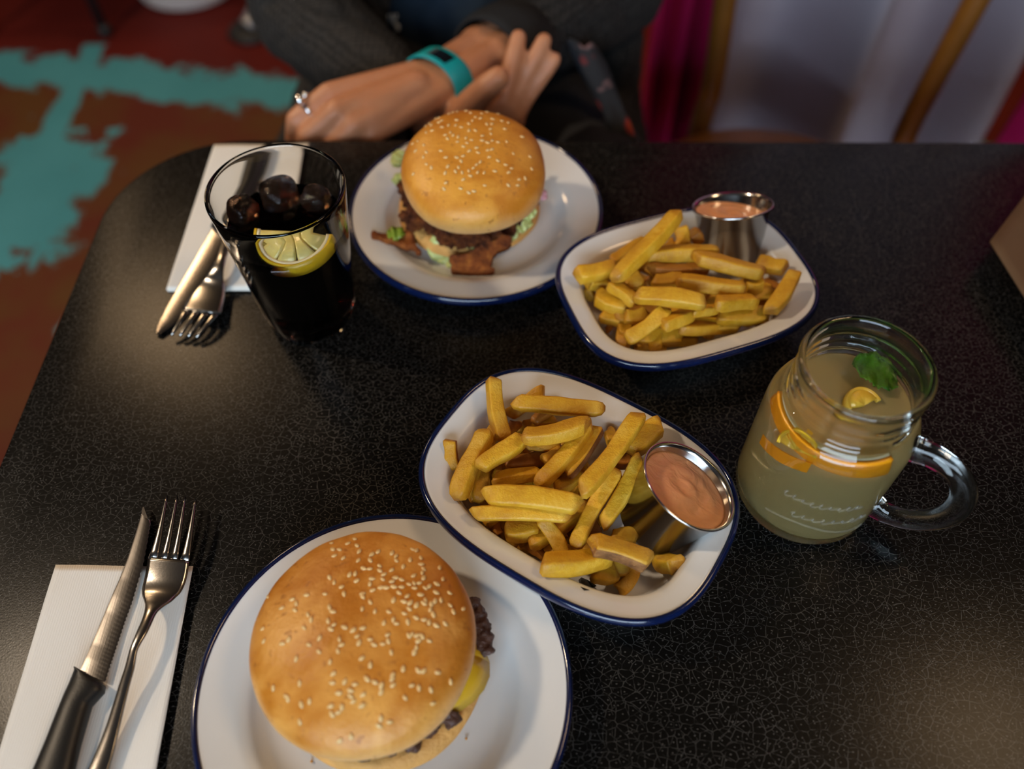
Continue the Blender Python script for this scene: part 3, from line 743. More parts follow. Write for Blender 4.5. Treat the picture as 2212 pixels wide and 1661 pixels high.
# ------------------------------------------------------------------ burgers
def bun_top(name, c, axis, R, hgt, low, mt, parent, seed, flat=0.0, wob=0.02):
    """domed bun half on axis; returns object and surface function"""
    q = Vector((0, 0, 1)).rotation_difference(Vector(axis).normalized()); c = Vector(c)
    def S(u, a):
        # u: 0 top centre .. 1 widest .. 1.35 lower edge .. 1.6 underside
        if u <= 1: r = R * math.sin(u * math.pi / 2) ** 0.92; z = low + (hgt - low) * math.cos(u * math.pi / 2) ** (0.86 + flat)
        elif u <= 1.4:
            v = (u - 1) / .4; r = R * (1 - .11 * v ** 1.8); z = low * (1 - math.sin(v * math.pi / 2))
        else:
            v = (u - 1.4) / .3; r = R * .89 * (1 - v); z = -.0006 * math.sin(v * 3.14)
        wv = 1 + wob * NZ.noise(Vector((math.cos(a) * 1.3 + seed, math.sin(a) * 1.3, u * .8)))
        p = Vector((r * wv * math.cos(a), r * wv * math.sin(a), z * (1 + .05 * NZ.noise(Vector((r * 28 * math.cos(a), r * 28 * math.sin(a), seed))))))
        p *= 1 + .006 * NZ.noise(p * 90 + Vector((seed, 0, 0)))
        return q @ p + c
    us = [0.001] + [k / 30 for k in range(1, 31)] + [1 + .04 * k for k in range(1, 11)] + [1.5, 1.6, 1.699]
    seg = 128; rings = [[S(u, 2 * math.pi * k / seg) for k in range(seg)] for u in us]
    me = loft(rings, True, True)
    bk = me.attributes.new('bake', 'FLOAT', 'POINT'); vals = []
    for u in us:
        for k in range(seg):
            f = (u - .80 + .10 * NZ.noise(Vector((math.cos(2 * math.pi * k / seg) * 3, math.sin(2 * math.pi * k / seg) * 3, seed)))) / .38
            vals.append(min(max(f, 0), 1))
    bk.data.foreach_set('value', vals)
    return link_mesh(name, me, mt, parent), S
SEED = None
def seed_mesh():
    V, F = ico(2); vs = []
    for v in V:
        x = v.x; k = 1 - .38 * max(x, 0) ** 1.3
        vs.append((v.x * .00182, v.y * .00112 * k, v.z * .00060 * k))
    me = mesh(vs, F); me.materials.append(M['sesame']); me.polygons.foreach_set('use_smooth', [True] * len(me.polygons)); return me
def scatter_seeds(bun, S, pts, seed, size=1.0):
    global SEED
    if SEED is None: SEED = seed_mesh()
    rnd = random.Random(seed); base = wloc(bun)
    for (u, a) in pts:
        p = S(u, a); du = (S(u + .01, a) - p); da = (S(u, a + .02) - p); n = du.cross(da).normalized()
        if n.dot(p - S(1.69, 0)) < 0: n = -n
        x = (du.normalized() * math.cos(rnd.uniform(0, 6.28)) + da.normalized() * math.sin(rnd.uniform(0, 6.28))); x = (x - n * x.dot(n)).normalized(); y = n.cross(x)
        k = size * rnd.uniform(.85, 1.12)
        mt = Matrix((x * k, y * k, n * k)).transposed().to_4x4(); mt.translation = p + n * .00025 - base
        o = bpy.data.objects.new('sesame_seed', SEED); COL.objects.link(o); o.parent = bun; o.matrix_local = mt
def seeds_from_pixels(S, pix, seed):
    """nearest surface point of the bun along each view ray"""
    grid = [(u / 60 + .01, 2 * math.pi * k / 180) for u in range(0, 70) for k in range(180)]
    P = np.array([S(*g)[:] for g in grid]); d = P - np.array(EYE[:]); z = d @ np.array(FWD[:])
    X = 1106 + FPX * (d @ np.array(RT[:])) / z; Y = 830.5 - FPX * (d @ np.array(UP[:])) / z
    out = []
    for (x, y) in pix:
        e = (X - x) ** 2 + (Y - y) ** 2; cand = np.where(e < max(e.min() * 1.5, 16))[0]; j = cand[np.argmin(z[cand])]
        out.append(grid[j])
    return out
def lumpy(name, caps, vox, mt, parent, amp, sc, it=2): return blob(name, caps, vox, mt, parent, smooth_it=it, noise=(amp, sc))

# --- near burger
nb = thing('burger', at(795, 1395, .004), 'burger with a glossy sesame bun on the nearest plate, cheese at its side', 'burger')
NC = at(797, 1391, .034)
def ringpts(c, r, n, z, jit, seed, a0=0, a1=360):
    rnd = random.Random(seed); out = []
    for k in range(n):
        a = math.radians(a0 + (a1 - a0) * k / n); q = r + rnd.uniform(-jit, jit)
        out.append(Vector((c.x + q * math.cos(a), c.y + q * math.sin(a), z + rnd.uniform(-jit, jit) * .4)))
    return out
BB = Vector((NC.x + .0040, NC.y - .0030, TZ + .0035))
o, Sb = bun_top('bottom_bun', BB + Vector((0, 0, .014)), (0, 0, -1), .0562, .0140, .0075, M['toast'], nb, 3.1, .2, .03)
pc = BB + Vector((.0030, .0015, 0))
caps = [(pc + Vector((0, 0, .018)), .009, pc + Vector((.004, 0, .018)), .009)]
for p in ringpts(pc, .0465, 26, TZ + .0205, .003, 4): caps.append((pc + Vector((0, 0, .018)), .0065, p, .0055))
ra = math.radians
for a in (2, 9, 16, 23, 30): caps.append((pc + Vector((.03 * math.cos(ra(a)), .03 * math.sin(ra(a)), .019)), .006, pc + Vector((.0550 * math.cos(ra(a)), .0550 * math.sin(ra(a)), .0195)), .0040))
lumpy('beef_patty', caps, .0013, M['patty'], nb, .0022, 260)
# melted cheese sheet drooping over the patty on the right
rows = []
for i in range(14):
    f = i / 13.0; row = []
    for k in range(49):
        a = 2 * math.pi * k / 48
        bul = .0118 * max(0, math.cos(a + .16)) ** 9
        r = (.0420 + bul + .0014 * math.sin(5 * a + 1)) * f
        z = .0285 - (.0065 + .008 * max(0, math.cos(a + .20)) ** 2) * max(0, (f - .80) / .2) ** 1.5
        row.append(pc + Vector((.0015 + r * math.cos(a), -.0035 + r * math.sin(a), z)))
    rows.append(row)
me = loft(rows, False, False, closed=False); o = link_mesh('cheese_slice', me, M['cheese'], nb)
sm = o.modifiers.new('thick', 'SOLIDIFY'); sm.thickness = .0022; sm.offset = 0
NAX = Vector((-.045, -.005, 1))
top, ST = bun_top('top_bun', NC + Vector((-.0016, 0, -.0035)), NAX, .0588, .0335, .0100, M['bun'], nb, 1.7, .0, .022)
# seeds: the photo's cluster to the upper right, sparse below
rnd = random.Random(11); pix = []
def cl(cx, cy, sx, sy, n):
    for _ in range(n): pix.append((rnd.gauss(cx, sx), rnd.gauss(cy, sy)))
cl(850, 1240, 62, 40, 62); cl(830, 1310, 70, 42, 40); cl(930, 1290, 40, 60, 26); cl(760, 1400, 120, 80, 50); cl(900, 1400, 60, 70, 18); cl(720, 1520, 90, 50, 26); cl(640, 1300, 60, 90, 16); cl(880, 1520, 60, 40, 12); cl(800, 1190, 70, 18, 14)
def keep(pix, cx, cy, rx, ry):
    out = []
    for x, y in pix:
        if ((x - cx) / rx) ** 2 + ((y - cy) / ry) ** 2 < .94 and all((x - a) ** 2 + (y - b) ** 2 > 85 for a, b in out): out.append((x, y))
    return out
pts = seeds_from_pixels(ST, keep(pix, 790, 1385, 243, 240), 1); scatter_seeds(top, ST, pts, 21, 1.0)

# --- far burger
fb = thing('burger', FP + Vector((-.006, 0, .0035)), 'tall burger with shredded lettuce and crisp fried chicken on the far plate', 'burger')
FC = at(1014, 454, .010); FB = Vector((FC.x, FC.y, TZ + .0035))
bun_top('bottom_bun', FB + Vector((0, 0, .0165)), (0, 0, -1), .0560, .0165, .0085, M['toast'], fb, 8.3, .25, .05)
caps = [(FB + Vector((0, 0, .028)), .011, FB + Vector((.004, 0, .028)), .011)]
for k, p in enumerate(ringpts(FB, .0455, 30, TZ + .031, .0045, 9)):
    caps.append((FB + Vector((0, 0, .030)), .008, p, .0075 if k % 3 else .0095))
for (x, y, z, r) in ((890, 425, .034, .0085), (905, 455, .033, .009), (935, 478, .032, .009), (965, 495, .031, .010), (1005, 505, .030, .011), (1040, 508, .030, .0105), (1070, 500, .030, .009), (1095, 485, .031, .0075), (880, 400, .036, .007)):
    p = at(x, y, z); caps.append((FB + Vector((0, 0, .030)), .008, p, r))
lumpy('fried_chicken', caps, .0012, M['chicken_dark'], fb, .0052, 230, 1)
top2c = at(1024, 391, .0545); FAX = Vector((.02, -.16, 1))
top2, ST2 = bun_top('top_bun', top2c, FAX, .0534, .0335, .0105, M['bun_far'], fb, 5.2, -.04, .03)
def strip(name, path, wd, mt, parent, thick=.0009, wave=.0016, seed=0):
    P = bez(path, 18); rnd = random.Random(seed); rows = []
    for i, p in enumerate(P):
        t = (P[min(i + 1, 18)] - P[max(i - 1, 0)]).normalized(); s = t.cross(Vector((0, -.5, .85))).normalized()
        k = wd * (.55 + .45 * math.sin(math.pi * min(1, max(0, i / 18)))) * rnd.uniform(.85, 1.1)
        nrm = s.cross(t).normalized()
        rows.append([p + s * (k * (j / 3 - .5) * 2) + nrm * (wave * math.sin(i * .9 + j * 1.3 + seed)) for j in range(4)])
    o = link_mesh(name, loft(rows, False, False, closed=False), mt, parent)
    sd = o.modifiers.new('thick', 'SOLIDIFY'); sd.thickness = thick; sd.offset = 0
    return o
LET = [([(955, 500, .026), (945, 525, .019), (943, 545, .010), (960, 560, .006)], .0065), ([(940, 505, .027), (965, 512, .024), (985, 516, .020)], .006), ([(1060, 520, .022), (1090, 508, .024), (1115, 495, .026)], .0075),
       ([(1085, 505, .026), (1110, 485, .028), (1130, 470, .029)], .0055), ([(1120, 475, .029), (1135, 480, .025), (1145, 490, .022)], .0050), ([(1040, 528, .020), (1065, 523, .022), (1085, 517, .024)], .0055),
       ([(866, 325, .040), (860, 345, .036), (862, 360, .033)], .006), ([(850, 395, .034), (862, 385, .037), (880, 378, .040)], .0045), ([(868, 375, .040), (885, 385, .041), (898, 398, .041)], .006),
       ([(950, 556, .006), (975, 566, .0055), (1000, 572, .0045)], .0055), ([(1000, 520, .023), (1025, 526, .022), (1048, 527, .021)], .005), ([(975, 524, .020), (1000, 532, .018), (1020, 535, .017)], .004), ([(1105, 498, .024), (1122, 488, .025), (1134, 478, .026)], .006), ([(905, 462, .030), (918, 478, .027), (926, 492, .024)], .004), ([(1128, 468, .030), (1143, 462, .030), (1155, 452, .031)], .0045)]
for i, (pp, wd) in enumerate(LET): strip('lettuce_shred', [at(*p) for p in pp], wd, M['lettuce'], fb, seed=i)
tag(strip('onion_slice', [at(897, 430, .040), at(903, 418, .042), at(912, 408, .043)], .0030, M['onion'], fb, .0016, .0004, 3), 'pinkish purple sliver of onion')
tag(strip('onion_slice', [at(1163, 425, .034), at(1172, 418, .036), at(1176, 432, .033)], .0035, M['onion'], fb, .0016, .0004, 4), 'pink sliver peeping out at the right side')
lumpy('dressing', [(at(960, 508, .021), .0045, at(985, 520, .019), .005), (at(985, 520, .019), .005, at(1030, 528, .018), .005), (at(1030, 528, .018), .005, at(1065, 522, .019), .004)], .0012, M['mayo'], fb, .0015, 260)
cl2 = []
pix = []; rnd = random.Random(4); cl(1010, 290, 48, 36, 70); cl(930, 265, 40, 30, 34); cl(985, 370, 60, 30, 44); cl(1080, 340, 40, 50, 32); cl(1020, 238, 60, 9, 24); cl(900, 330, 20, 40, 14); cl(1140, 400, 15, 30, 8)
pts = seeds_from_pixels(ST2, keep([(x, y) for x, y in pix if y < 420], 1020, 330, 148, 108), 2); scatter_seeds(top2, ST2, pts, 22, .95)

# fallen crisp pieces on the far plate
def flat_piece(name, poly, sc, org, z, th, mt, label, seed, lift=.0):
    ym = max(y for x, y in poly)
    Z_ = [z + lift * (ym - y) / 400.0 for x, y in poly]
    P2 = [(x / sc + org[0], y / sc + org[1]) for x, y in poly]
    bm = bmesh.new(); vs = [bm.verts.new(at(x, y, zz)) for (x, y), zz in zip(P2, Z_)]; f = bm.faces.new(vs)
    bmesh.ops.triangulate(bm, faces=[f]); 
    for _ in range(3): bmesh.ops.subdivide_edges(bm, edges=[e for e in bm.edges if e.calc_length() > .003], cuts=1, use_grid_fill=False); bmesh.ops.triangulate(bm, faces=bm.faces)
    r = bmesh.ops.extrude_face_region(bm, geom=list(bm.faces)); nv = [g for g in r['geom'] if isinstance(g, bmesh.types.BMVert)]
    for v in nv: v.co.z += th
    for v in bm.verts:
        n_ = NZ.noise(v.co * 150 + Vector((seed, 0, 0))); v.co.z += .0022 * (n_ + .35) * (1 if v in nv else .3); v.co.x += .0007 * NZ.noise(v.co * 400); v.co.y += .0007 * NZ.noise(v.co * 430 + Vector((3, 0, 0)))
    bmesh.ops.recalc_face_normals(bm, faces=bm.faces)
    me = bpy.data.meshes.new('m'); bm.to_mesh(me); bm.free()
    o = link_mesh(name, me, mt, loc=at(P2[0][0], P2[0][1], z)); return tag(o, label, 'chicken piece')
SA = [(120,410),(145,375),(170,363),(200,380),(260,392),(330,400),(400,412),(470,392),(540,380),(600,383),(630,440),(640,520),(672,560),(702,590),(688,612),(650,606),(632,575),(610,550),(540,556),(460,530),(380,490),(300,486),(200,450),(132,452)]
SB = [(1028,680),(1040,655),(1100,652),(1170,650),(1250,640),(1300,600),(1350,560),(1410,530),(1480,500),(1570,490),(1610,440),(1615,408),(1660,420),(1700,430),(1762,450),(1750,500),(1690,560),(1590,590),(1540,640),(1520,720),(1505,770),(1530,800),(1562,830),(1480,845),(1400,852),(1200,846),(1060,826),(1050,800),(1075,760),(1050,720)]
fsA = flat_piece('chicken_scrap', SA, 2212 / 410.0, (780, 440), .0125, .0045, M['chicken'], 'dark crispy chicken scrap with a bit of lettuce, left of the far burger', 1)
o = strip('lettuce_bit', [at(839, 512, .0185), at(852, 505, .0205), at(872, 499, .0195)], .0055, M['lettuce_dark'], fsA, .001, .0012, 5); tag(o, 'dark green lettuce bit')
flat_piece('chicken_scrap', SB, 2212 / 410.0, (780, 440), .0042, .0050, M['chicken'], 'reddish brown crispy chicken strip in front of the far burger', 2, .024)

# crumbs on the near plate
for i, (x, y, r, lab) in enumerate(((917, 1614, .0012, 'bread crumb just below the near burger, at its right'), (633, 1590, .0008, 'tiny bread crumb below the near burger, at its left'), (673, 1645, .0009, 'pale bread crumb on the plate near the bottom edge'), (1007, 1596, .0008, 'small bread crumb right of the near burger base'))):
    V, F = ico(1); p = at(x, y, .0045)
    me = mesh([p + v * r * (1 + .5 * NZ.noise(v * 2 + Vector((i, 0, 0)))) for v in V], F); tag(link_mesh('bread_crumb', me, M['toast'], loc=p, smooth=False), lab, 'crumb', 'crumbs on the near plate')

# ------------------------------------------------------------------ cola glass
GC = Vector((-0.1478, 0.4112, TZ)); GH = .1185
gl = thing('drinking_glass', GC, 'tumbler of cola with ice and a lemon slice, beside the far napkin', 'glass')
def Rg(z): return .0316 + (.0440 - .0316) * z / GH
def gfun(a, z):
    if z > .042: return 1.0
    k = max(0, 1 - z / .042) ** .7
    seg = math.pi / 4.5; d = ((a + .35) % seg) - seg / 2
    return 1 - k * .045 * (1 - math.cos(4.5 * 2 * d) ) * .5 - k * .0 + k * .03
prof = [(0, .0035), (.020, .0035), (.0268, .0), (.0300, .0012), (.0314, .005)] + [(Rg(z), z) for z in (.012, .022, .032, .042, .0428, .0445, .06, .08, .10, .112)] + [(Rg(GH) - .0002, GH - .0022), (Rg(GH) - .0004, GH - .0008), (Rg(GH) - .0012, GH), (Rg(GH) - .0021, GH - .0006), (Rg(GH) - .0025, GH - .0022)]
prof += [(Rg(z) - .0025 - .0018 * max(0, (.05 - z) / .05), z) for z in (.10, .08, .06, .045, .030, .018)] + [(.0270, .0125), (.0235, .0108), (0, .0105)]
link_mesh('glass_body', lathe(prof, GC, 144, None, gfun), M['glass'], gl)
LZ = .0885
def Ri(z): return Rg(z) - .0025 - .0018 * max(0, (.05 - z) / .05) + .0003
prof = [(0, .0103), (.0235, .0106), (.0272, .0123)] + [(Ri(z), z) for z in (.018, .030, .045, .06, .08, LZ)] + [(Ri(LZ) - .0010, LZ - .0003), (Ri(LZ) - .003, LZ - .0006), (0, LZ - .0006)]
link_mesh('cola', lathe(prof, GC, 144, None, gfun), M['cola'], gl)
def ice(px, py, rx, ry, rz_, label, up=.0012, rot=0.3, seed=0):
    V, F = ico(4); p = at(px, py, LZ); p.z = TZ + LZ + up - rz_ * .35
    vs = []
    for v in V:
        s = Vector((sgn(v.x) * abs(v.x) ** .8 * rx, sgn(v.y) * abs(v.y) ** .8 * ry, sgn(v.z) * abs(v.z) ** .7 * rz_))
        s *= 1 + .16 * NZ.noise(v * 1.6 + Vector((seed, 0, 0))) + .05 * NZ.noise(v * 5 + Vector((seed, 0, 0)))
        vs.append(Matrix.Rotation(rot, 3, 'Z') @ s + p)
    tag(link_mesh('ice_cube', mesh(vs, F), M['ice'], loc=p), label, 'ice')
ice(605, 428, .0130, .0125, .0105, 'largest ice cube floating in the middle of the cola', .006, .3, 1)
ice(525, 458, .0098, .0105, .0095, 'small ice cube at the left of the cola', .0045, .8, 2)
ice(684, 436, .0095, .0095, .0090, 'small ice cube at the right of the cola', .0045, 1.2, 3)
def citrus_slice(name, c, n, xdir, R, th, half, mr, mp, mf, label, cat, segs=9, arc=None):
    """a (half) slice: rind ring, pith and flesh, on plane normal n"""
    n = Vector(n).normalized(); x = Vector(xdir); x = (x - n * x.dot(n)).normalized(); y = n.cross(x); c = Vector(c)
    a0, a1 = arc or ((0, math.pi) if half else (0, 2 * math.pi)); N_ = 40
    r = thing(name, c, label, cat)
    def sector(r0, r1, t, k0=0.0, k1=1.0, steps=N_):
        rings = []
        for i in range(steps + 1):
            a = a0 + (a1 - a0) * (k0 + (k1 - k0) * i / steps); d = x * math.cos(a) + y * math.sin(a)
            rings.append([c + d * r0 - n * t, c + d * r1 - n * t, c + d * (r1 + .0004) + n * 0, c + d * r1 + n * t, c + d * r0 + n * t])
        return loft(rings, True, True)
    link_mesh('rind', sector(R * .93, R, th), mr, r)
    link_mesh('pith', sector(R * .85, R * .93, th * .96), mp, r)
    ns = segs
    for i in range(ns): link_mesh('flesh_segment', sector(R * .05, R * .84, th * .9, (i + .06) / ns, (i + .94) / ns, 6), mf, r)
    return r
citrus_slice('lemon_slice', GC + Vector((.0085, -.0125, LZ + .0005)), (-.06, -.26, 1), (-1, .12, 0), .0252, .0062, True, M['lemon_rind'], M['pith'], M['lemon_flesh'], 'half slice of lemon floating at the front of the cola', 'lemon', 5)
for o in [x for x in bpy.data.objects if x.name.startswith('lemon_slice')]:
    pass

# ------------------------------------------------------------------ mason jar mug
JC = Vector((0.1828, 0.2622, TZ))
jar = thing('jar_mug', JC, 'handled glass jar of cloudy lemonade with orange and mint', 'jar')
RB = .0420
outp = [(0, .0025), (.026, .0025), (.0355, .0), (.0400, .0010), (.0416, .005), (RB, .012), (RB, .080), (.0415, .0865), (.0396, .0915), (.0368, .0948), (.0352, .0962), (.0350, .0975),
        (.0362, .0985), (.0364, .0998), (.0352, .1008), (.0338, .1018), (.0337, .1050), (.0344, .1062), (.0344, .1072), (.0337, .1085), (.0337, .1115), (.0344, .1128), (.0344, .1138), (.0337, .1150), (.0337, .1215), (.0345, .1232), (.0348, .1256), (.0342, .1274), (.0328, .1280)]
inp = [(.0313, .1272), (.0306, .1250), (.0305, .1180), (.0307, .1030), (.0315, .0985), (.0330, .0955), (.0352, .0925), (.0372, .0880), (.0384, .082), (.0388, .075), (.0388, .016), (.0378, .010), (.034, .0072), (0, .0065)]
link_mesh('glass_body', lathe(outp + inp, JC, 144), M['jar'], jar)
ph = math.radians(-35); hd = Vector((math.cos(ph), math.sin(ph), 0))
path = bez([JC + hd * r + Vector((0, 0, z)) for r, z in ((.0395, .084), (.052, .0855), (.066, .0805), (.0745, .068), (.0765, .052), (.0715, .036), (.060, .0235), (.048, .0195), (.0395, .021))], 40)
rad = [.0070 + .0022 * (abs(i - 20) / 20) ** 3 for i in range(41)]
link_mesh('handle', tube(path, rad, 20, 0.72, (-math.sin(ph), math.cos(ph), 0)), M['jar'], jar)
LJ = .0955
link_mesh('lemonade', lathe([(0, .0062), (.0341, .0070), (.0380, .0103), (.03905, .016), (.03905, .075), (.0387, .082), (.0374, .0878), (.0355, .0922), (.0332, LJ), (.0322, LJ - .0003), (.030, LJ - .0005), (0, LJ - .0005)], JC, 96), M['lemonade'], jar)
# raised script flourishes pressed in the jar wall
def on_jar(a, z, r=RB): return JC + Vector((r * math.cos(a), r * math.sin(a), z))
mes = []
for (zc, a0, a1, n, h) in ((.052, -2.35, -1.30, 9, .0055), (.036, -2.15, -1.10, 8, .0055)):
    pts = []
    for i in range(n * 8 + 1):
        t = i / (n * 8); a = a0 + (a1 - a0) * t; w_ = t * n * 2 * math.pi
        pts.append(on_jar(a + .035 * math.sin(w_ * 1.0 + .6), zc + h * .5 * math.sin(w_) * (.7 + .3 * math.sin(t * 17)), RB + .0009))
    mes.append(tube(pts, .0007, 8))
mes.append(tube([on_jar(-2.45 + 1.45 * k / 40, .0245 + .004 * math.sin(k / 40 * 5), RB + .0009) for k in range(41)], .0007, 8))
tag(link_mesh('embossed_script', join_meshes(mes), M['emboss'], jar), 'raised glass handwriting flourish')
# fruit: peel pressed on the wall, slices, a wedge and mint
def wall_strip(name, a0, a1, z0, z1, wd, mt, label, r=.0396, th=.0018):
    rings = []
    for i in range(25):
        f = i / 24; a = a0 + (a1 - a0) * f; z = z0 + (z1 - z0) * f; d = Vector((math.cos(a), math.sin(a), 0)); k = wd * (1 - .25 * abs(f - .5)); c = JC + Vector((0, 0, z))
        rings.append([c + d * r + Vector((0, 0, -k)), c + d * r + Vector((0, 0, k)), c + d * (r - th) + Vector((0, 0, k)), c + d * (r - th) + Vector((0, 0, -k))])
    return tag(sharp(link_mesh(name, loft(rings, True, True), mt, loc=rings[12][0])), label, 'orange')
wall_strip('orange_peel', math.radians(-174), math.radians(-126), .0650, .0800, .0052, M['orange_rind'], 'strip of orange peel against the left wall of the jar')
citrus_slice('orange_slice', JC + Vector((.0005, -.0006, .0880)), (-.03, -.06, 1), (-.82, .57, 0), .0381, .0078, True, M['orange_rind'], M['pith'], M['orange_flesh'], 'orange segment slice under the front of the jar neck', 'orange', 4, (math.radians(22), math.radians(148)))
citrus_slice('lemon_wedge', at(1864, 878, .0962), (.15, -.15, .8), (1, .35, 0), .0105, .0028, True, M['lemon_amber'], M['lemon_amber'], M['lemon_amber'], 'small yellow lemon wedge below the mint leaf in the jar', 'lemon', 1)
citrus_slice('lemon_wedge', JC + Vector((-.0285, -.0228, .0845)), (-.70, -.60, .40), (.45, -.6, .3), .0115, .0036, True, M['lemon_rind'], M['lemon_amber'], M['lemon_amber'], 'pale lemon wedge above the orange peel at the left of the jar', 'lemon', 4)
# mint leaf
mc = at(1890, 806, LJ + .0025); rows = []; ax = Vector((-.72, .30, .12)).normalized(); sd = Vector((.30, .72, 0)).normalized()
for i in range(21):
    f = i / 20; hw = .0125 * math.sin(math.pi * min(1, f * .93 + .07)) ** .62 * (1 + .07 * (-1) ** i); row = []
    for j in range(9):
        s_ = (j - 4) / 4
        row.append(mc + ax * ((f - .5) * .026) + sd * (hw * s_) + Vector((0, 0, .0032 * abs(s_) ** 1.3 - .0012 * math.sin(f * 18) * abs(s_) + .002 * math.sin(f * 3.1))))
    rows.append(row)
mint = link_mesh('mint_leaf', loft(rows, False, False, closed=False), M['mint'], loc=mc); sd_ = mint.modifiers.new('thick', 'SOLIDIFY'); sd_.thickness = .0007
tag(mint, 'crinkled green mint leaf floating at the jar mouth', 'mint')
link_mesh('stem', tube(bez([mc + ax * .012, mc + ax * .002 + Vector((.008, -.010, -.004)), mc + Vector((.006, -.019, -.009))], 10), .0011, 8), M['mint'], mint)

# ------------------------------------------------------------------ napkins
def napkin(name, quad, label, layers=4, lift=.0):
    r = []; mes = []; z = .0004
    a, b, c, d = [Vector(q) for q in quad]     # far-left, far-right, near-right, near-left
    for L in range(layers):
        off = (L - 1.5) * .0006; nx = 26; ny = 40; vs = []; fs = []
        for j in range(ny + 1):
            for i in range(nx + 1):
                u, v = i / nx, j / ny
                p = (a * (1 - u) + b * u) * (1 - v) + (d * (1 - u) + c * u) * v
                h = z + L * .00045 + .0009 * (NZ.noise(Vector((u * 2.2, v * 3.2, 3.0))) + .5) + (.0016 * L / 3 * u ** 5)
                vs.append((p.x + off * (u - .3) * 1.5, p.y + off * .5 + .0006 * NZ.noise(Vector((v * 4, L, 0))), TZ + h))
        for j in range(ny):
            for i in range(nx): q = j * (nx + 1) + i; fs.append((q, q + 1, q + nx + 2, q + nx + 1))
        mes.append(mesh(vs, fs))
    o = link_mesh(name, join_meshes(mes), M['napkin'], loc=(a + c) / 2); sd = o.modifiers.new('thick', 'SOLIDIFY'); sd.thickness = .0003
    return tag(o, label, 'napkin')
A, B, D = at(125, 1225), at(418, 1230), at(0, 1640); dn = (D - A).normalized() * .170
napkin('paper_napkin', (A, B, at(418, 1230) + (at(340, 1661) - at(418, 1230)).normalized() * .170, A + dn), 'folded white paper napkin under the black handled knife and near fork')
A, D = at(465, 318), at(362, 630); wx = Vector((.0816, -.0003, 0))
napkin('paper_napkin', (A, A + wx, D + wx, D), 'folded white paper napkin behind the cola glass, under the far cutlery')

# ------------------------------------------------------------------ cutlery
def slab(pairs, th, mid=0.0):
    """pairs of (left, right) edge points; a thin plate with rounded rims"""
    rings = []
    for (l, r) in pairs:
        l, r = Vector(l), Vector(r); d = r - l; n = Vector((0, 0, 1)); h = th / 2
        rings.append([l - n * h * .4, l + n * h * .4, l + d * .10 + n * h, l + d * .5 + n * (h + mid), r - d * .10 + n * h, r + n * h * .4, r - n * h * .4, r - d * .10 - n * h, l + d * .5 - n * (h - mid), l + d * .10 - n * h])
    return loft(rings, True, True)
def px2(rows, sc, org): return [(at(lx / sc + org[0], ly / sc + org[1], z), at(rx / sc + org[0], ry / sc + org[1], z)) for lx, ly, rx, ry, z in rows]
sc, org = 1305 / 480.0, (0, 1050)
kn = thing('steak_knife', at(200, 1440, .0045), 'serrated steak knife with black handle on the near napkin', 'knife')
bl = [(838, 128, 848, 122, .0048), (820, 200, 884, 215, .0048), (795, 285, 868, 310, .0048), (752, 420, 842, 455, .0048), (705, 540, 805, 575, .0048), (660, 640, 775, 680, .005), (620, 735, 740, 775, .005), (580, 830, 708, 870, .0052), (540, 925, 676, 965, .0054), (505, 1005, 648, 1050, .0058), (468, 1085, 616, 1150, .006)]
P = px2(bl, sc, org); pairs = []
for i in range(len(P) - 1):
    for k in range(8):
        f = k / 8; l = P[i][0].lerp(P[i + 1][0], f); r = P[i][1].lerp(P[i + 1][1], f); pairs.append((l, r))
pairs.append(P[-1]); w0 = []
for i, (l, r) in enumerate(pairs): w0.append((l, r + (r - l).normalized() * (.00045 if i % 2 and 6 < i else -.0001)))
sharp(link_mesh('blade', slab(w0, .0012), M['blade'], kn), 40)
hdl = [(452, 1082, 470, 1078, .0062), (440, 1092, 560, 1132, .0064), (425, 1125, 618, 1172, .0068), (408, 1165, 612, 1210, .0070), (385, 1215, 575, 1250, .0072), (358, 1280, 538, 1290, .0074), (318, 1380, 508, 1390, .0076), (262, 1520, 472, 1520, .0078), (200, 1661, 440, 1661, .0078), (140, 1800, 400, 1800, .0078), (60, 2010, 330, 2020, .0076), (80, 2060, 300, 2070, .0074)]
rings = []
for (l, r) in px2(hdl, sc, org):
    c = (l + r) / 2; d = (r - l) / 2
    rings.append([c + d * math.cos(g) * 1.0 + Vector((0, 0, .0062 * (abs(math.sin(g)) ** .8) * sgn(math.sin(g)))) for g in [2 * math.pi * k / 20 for k in range(20)]])
sm_ = []
for i in range(len(rings) - 1):
    for k in range(3): sm_.append([a.lerp(b, k / 3) for a, b in zip(rings[i], rings[i + 1])])
sm_.append(rings[-1])
tag(link_mesh('handle', loft(sm_, True, True), M['handle_black'], kn), 'black moulded handle')

fk = thing('fork', at(300, 1350, .008), 'stainless steel fork with tines up, right of the steak knife', 'fork')
body = [(870, 420, 1112, 440, .0105), (858, 500, 1100, 520, .0088), (845, 560, 1085, 575, .0080), (834, 610, 1062, 622, .0084), (836, 640, 1030, 655, .0096), (846, 672, 1000, 682, .0112), (852, 700, 962, 706, .0128), (848, 740, 920, 745, .0146), (830, 795, 890, 808, .0160), (806, 850, 862, 866, .0168), (783, 905, 830, 920, .0170), (762, 960, 806, 972, .0166), (735, 1060, 790, 1065, .0150), (705, 1150, 765, 1158, .0132), (672, 1260, 738, 1268, .0114), (620, 1420, 700, 1428, .0092), (565, 1560, 668, 1568, .0078), (520, 1661, 640, 1665, .0070), (455, 1800, 600, 1806, .0062), (380, 1960, 548, 1966, .0056), (350, 2040, 500, 2046, .0056), (380, 2070, 460, 2074, .0058)]
P = px2(body, sc, org)
L = bez([p[0] for p in P], 84); R_ = bez([p[1] for p in P], 84)
link_mesh('fork_body', slab(list(zip(L, R_)), .0021), M['fork_steel'], fk)
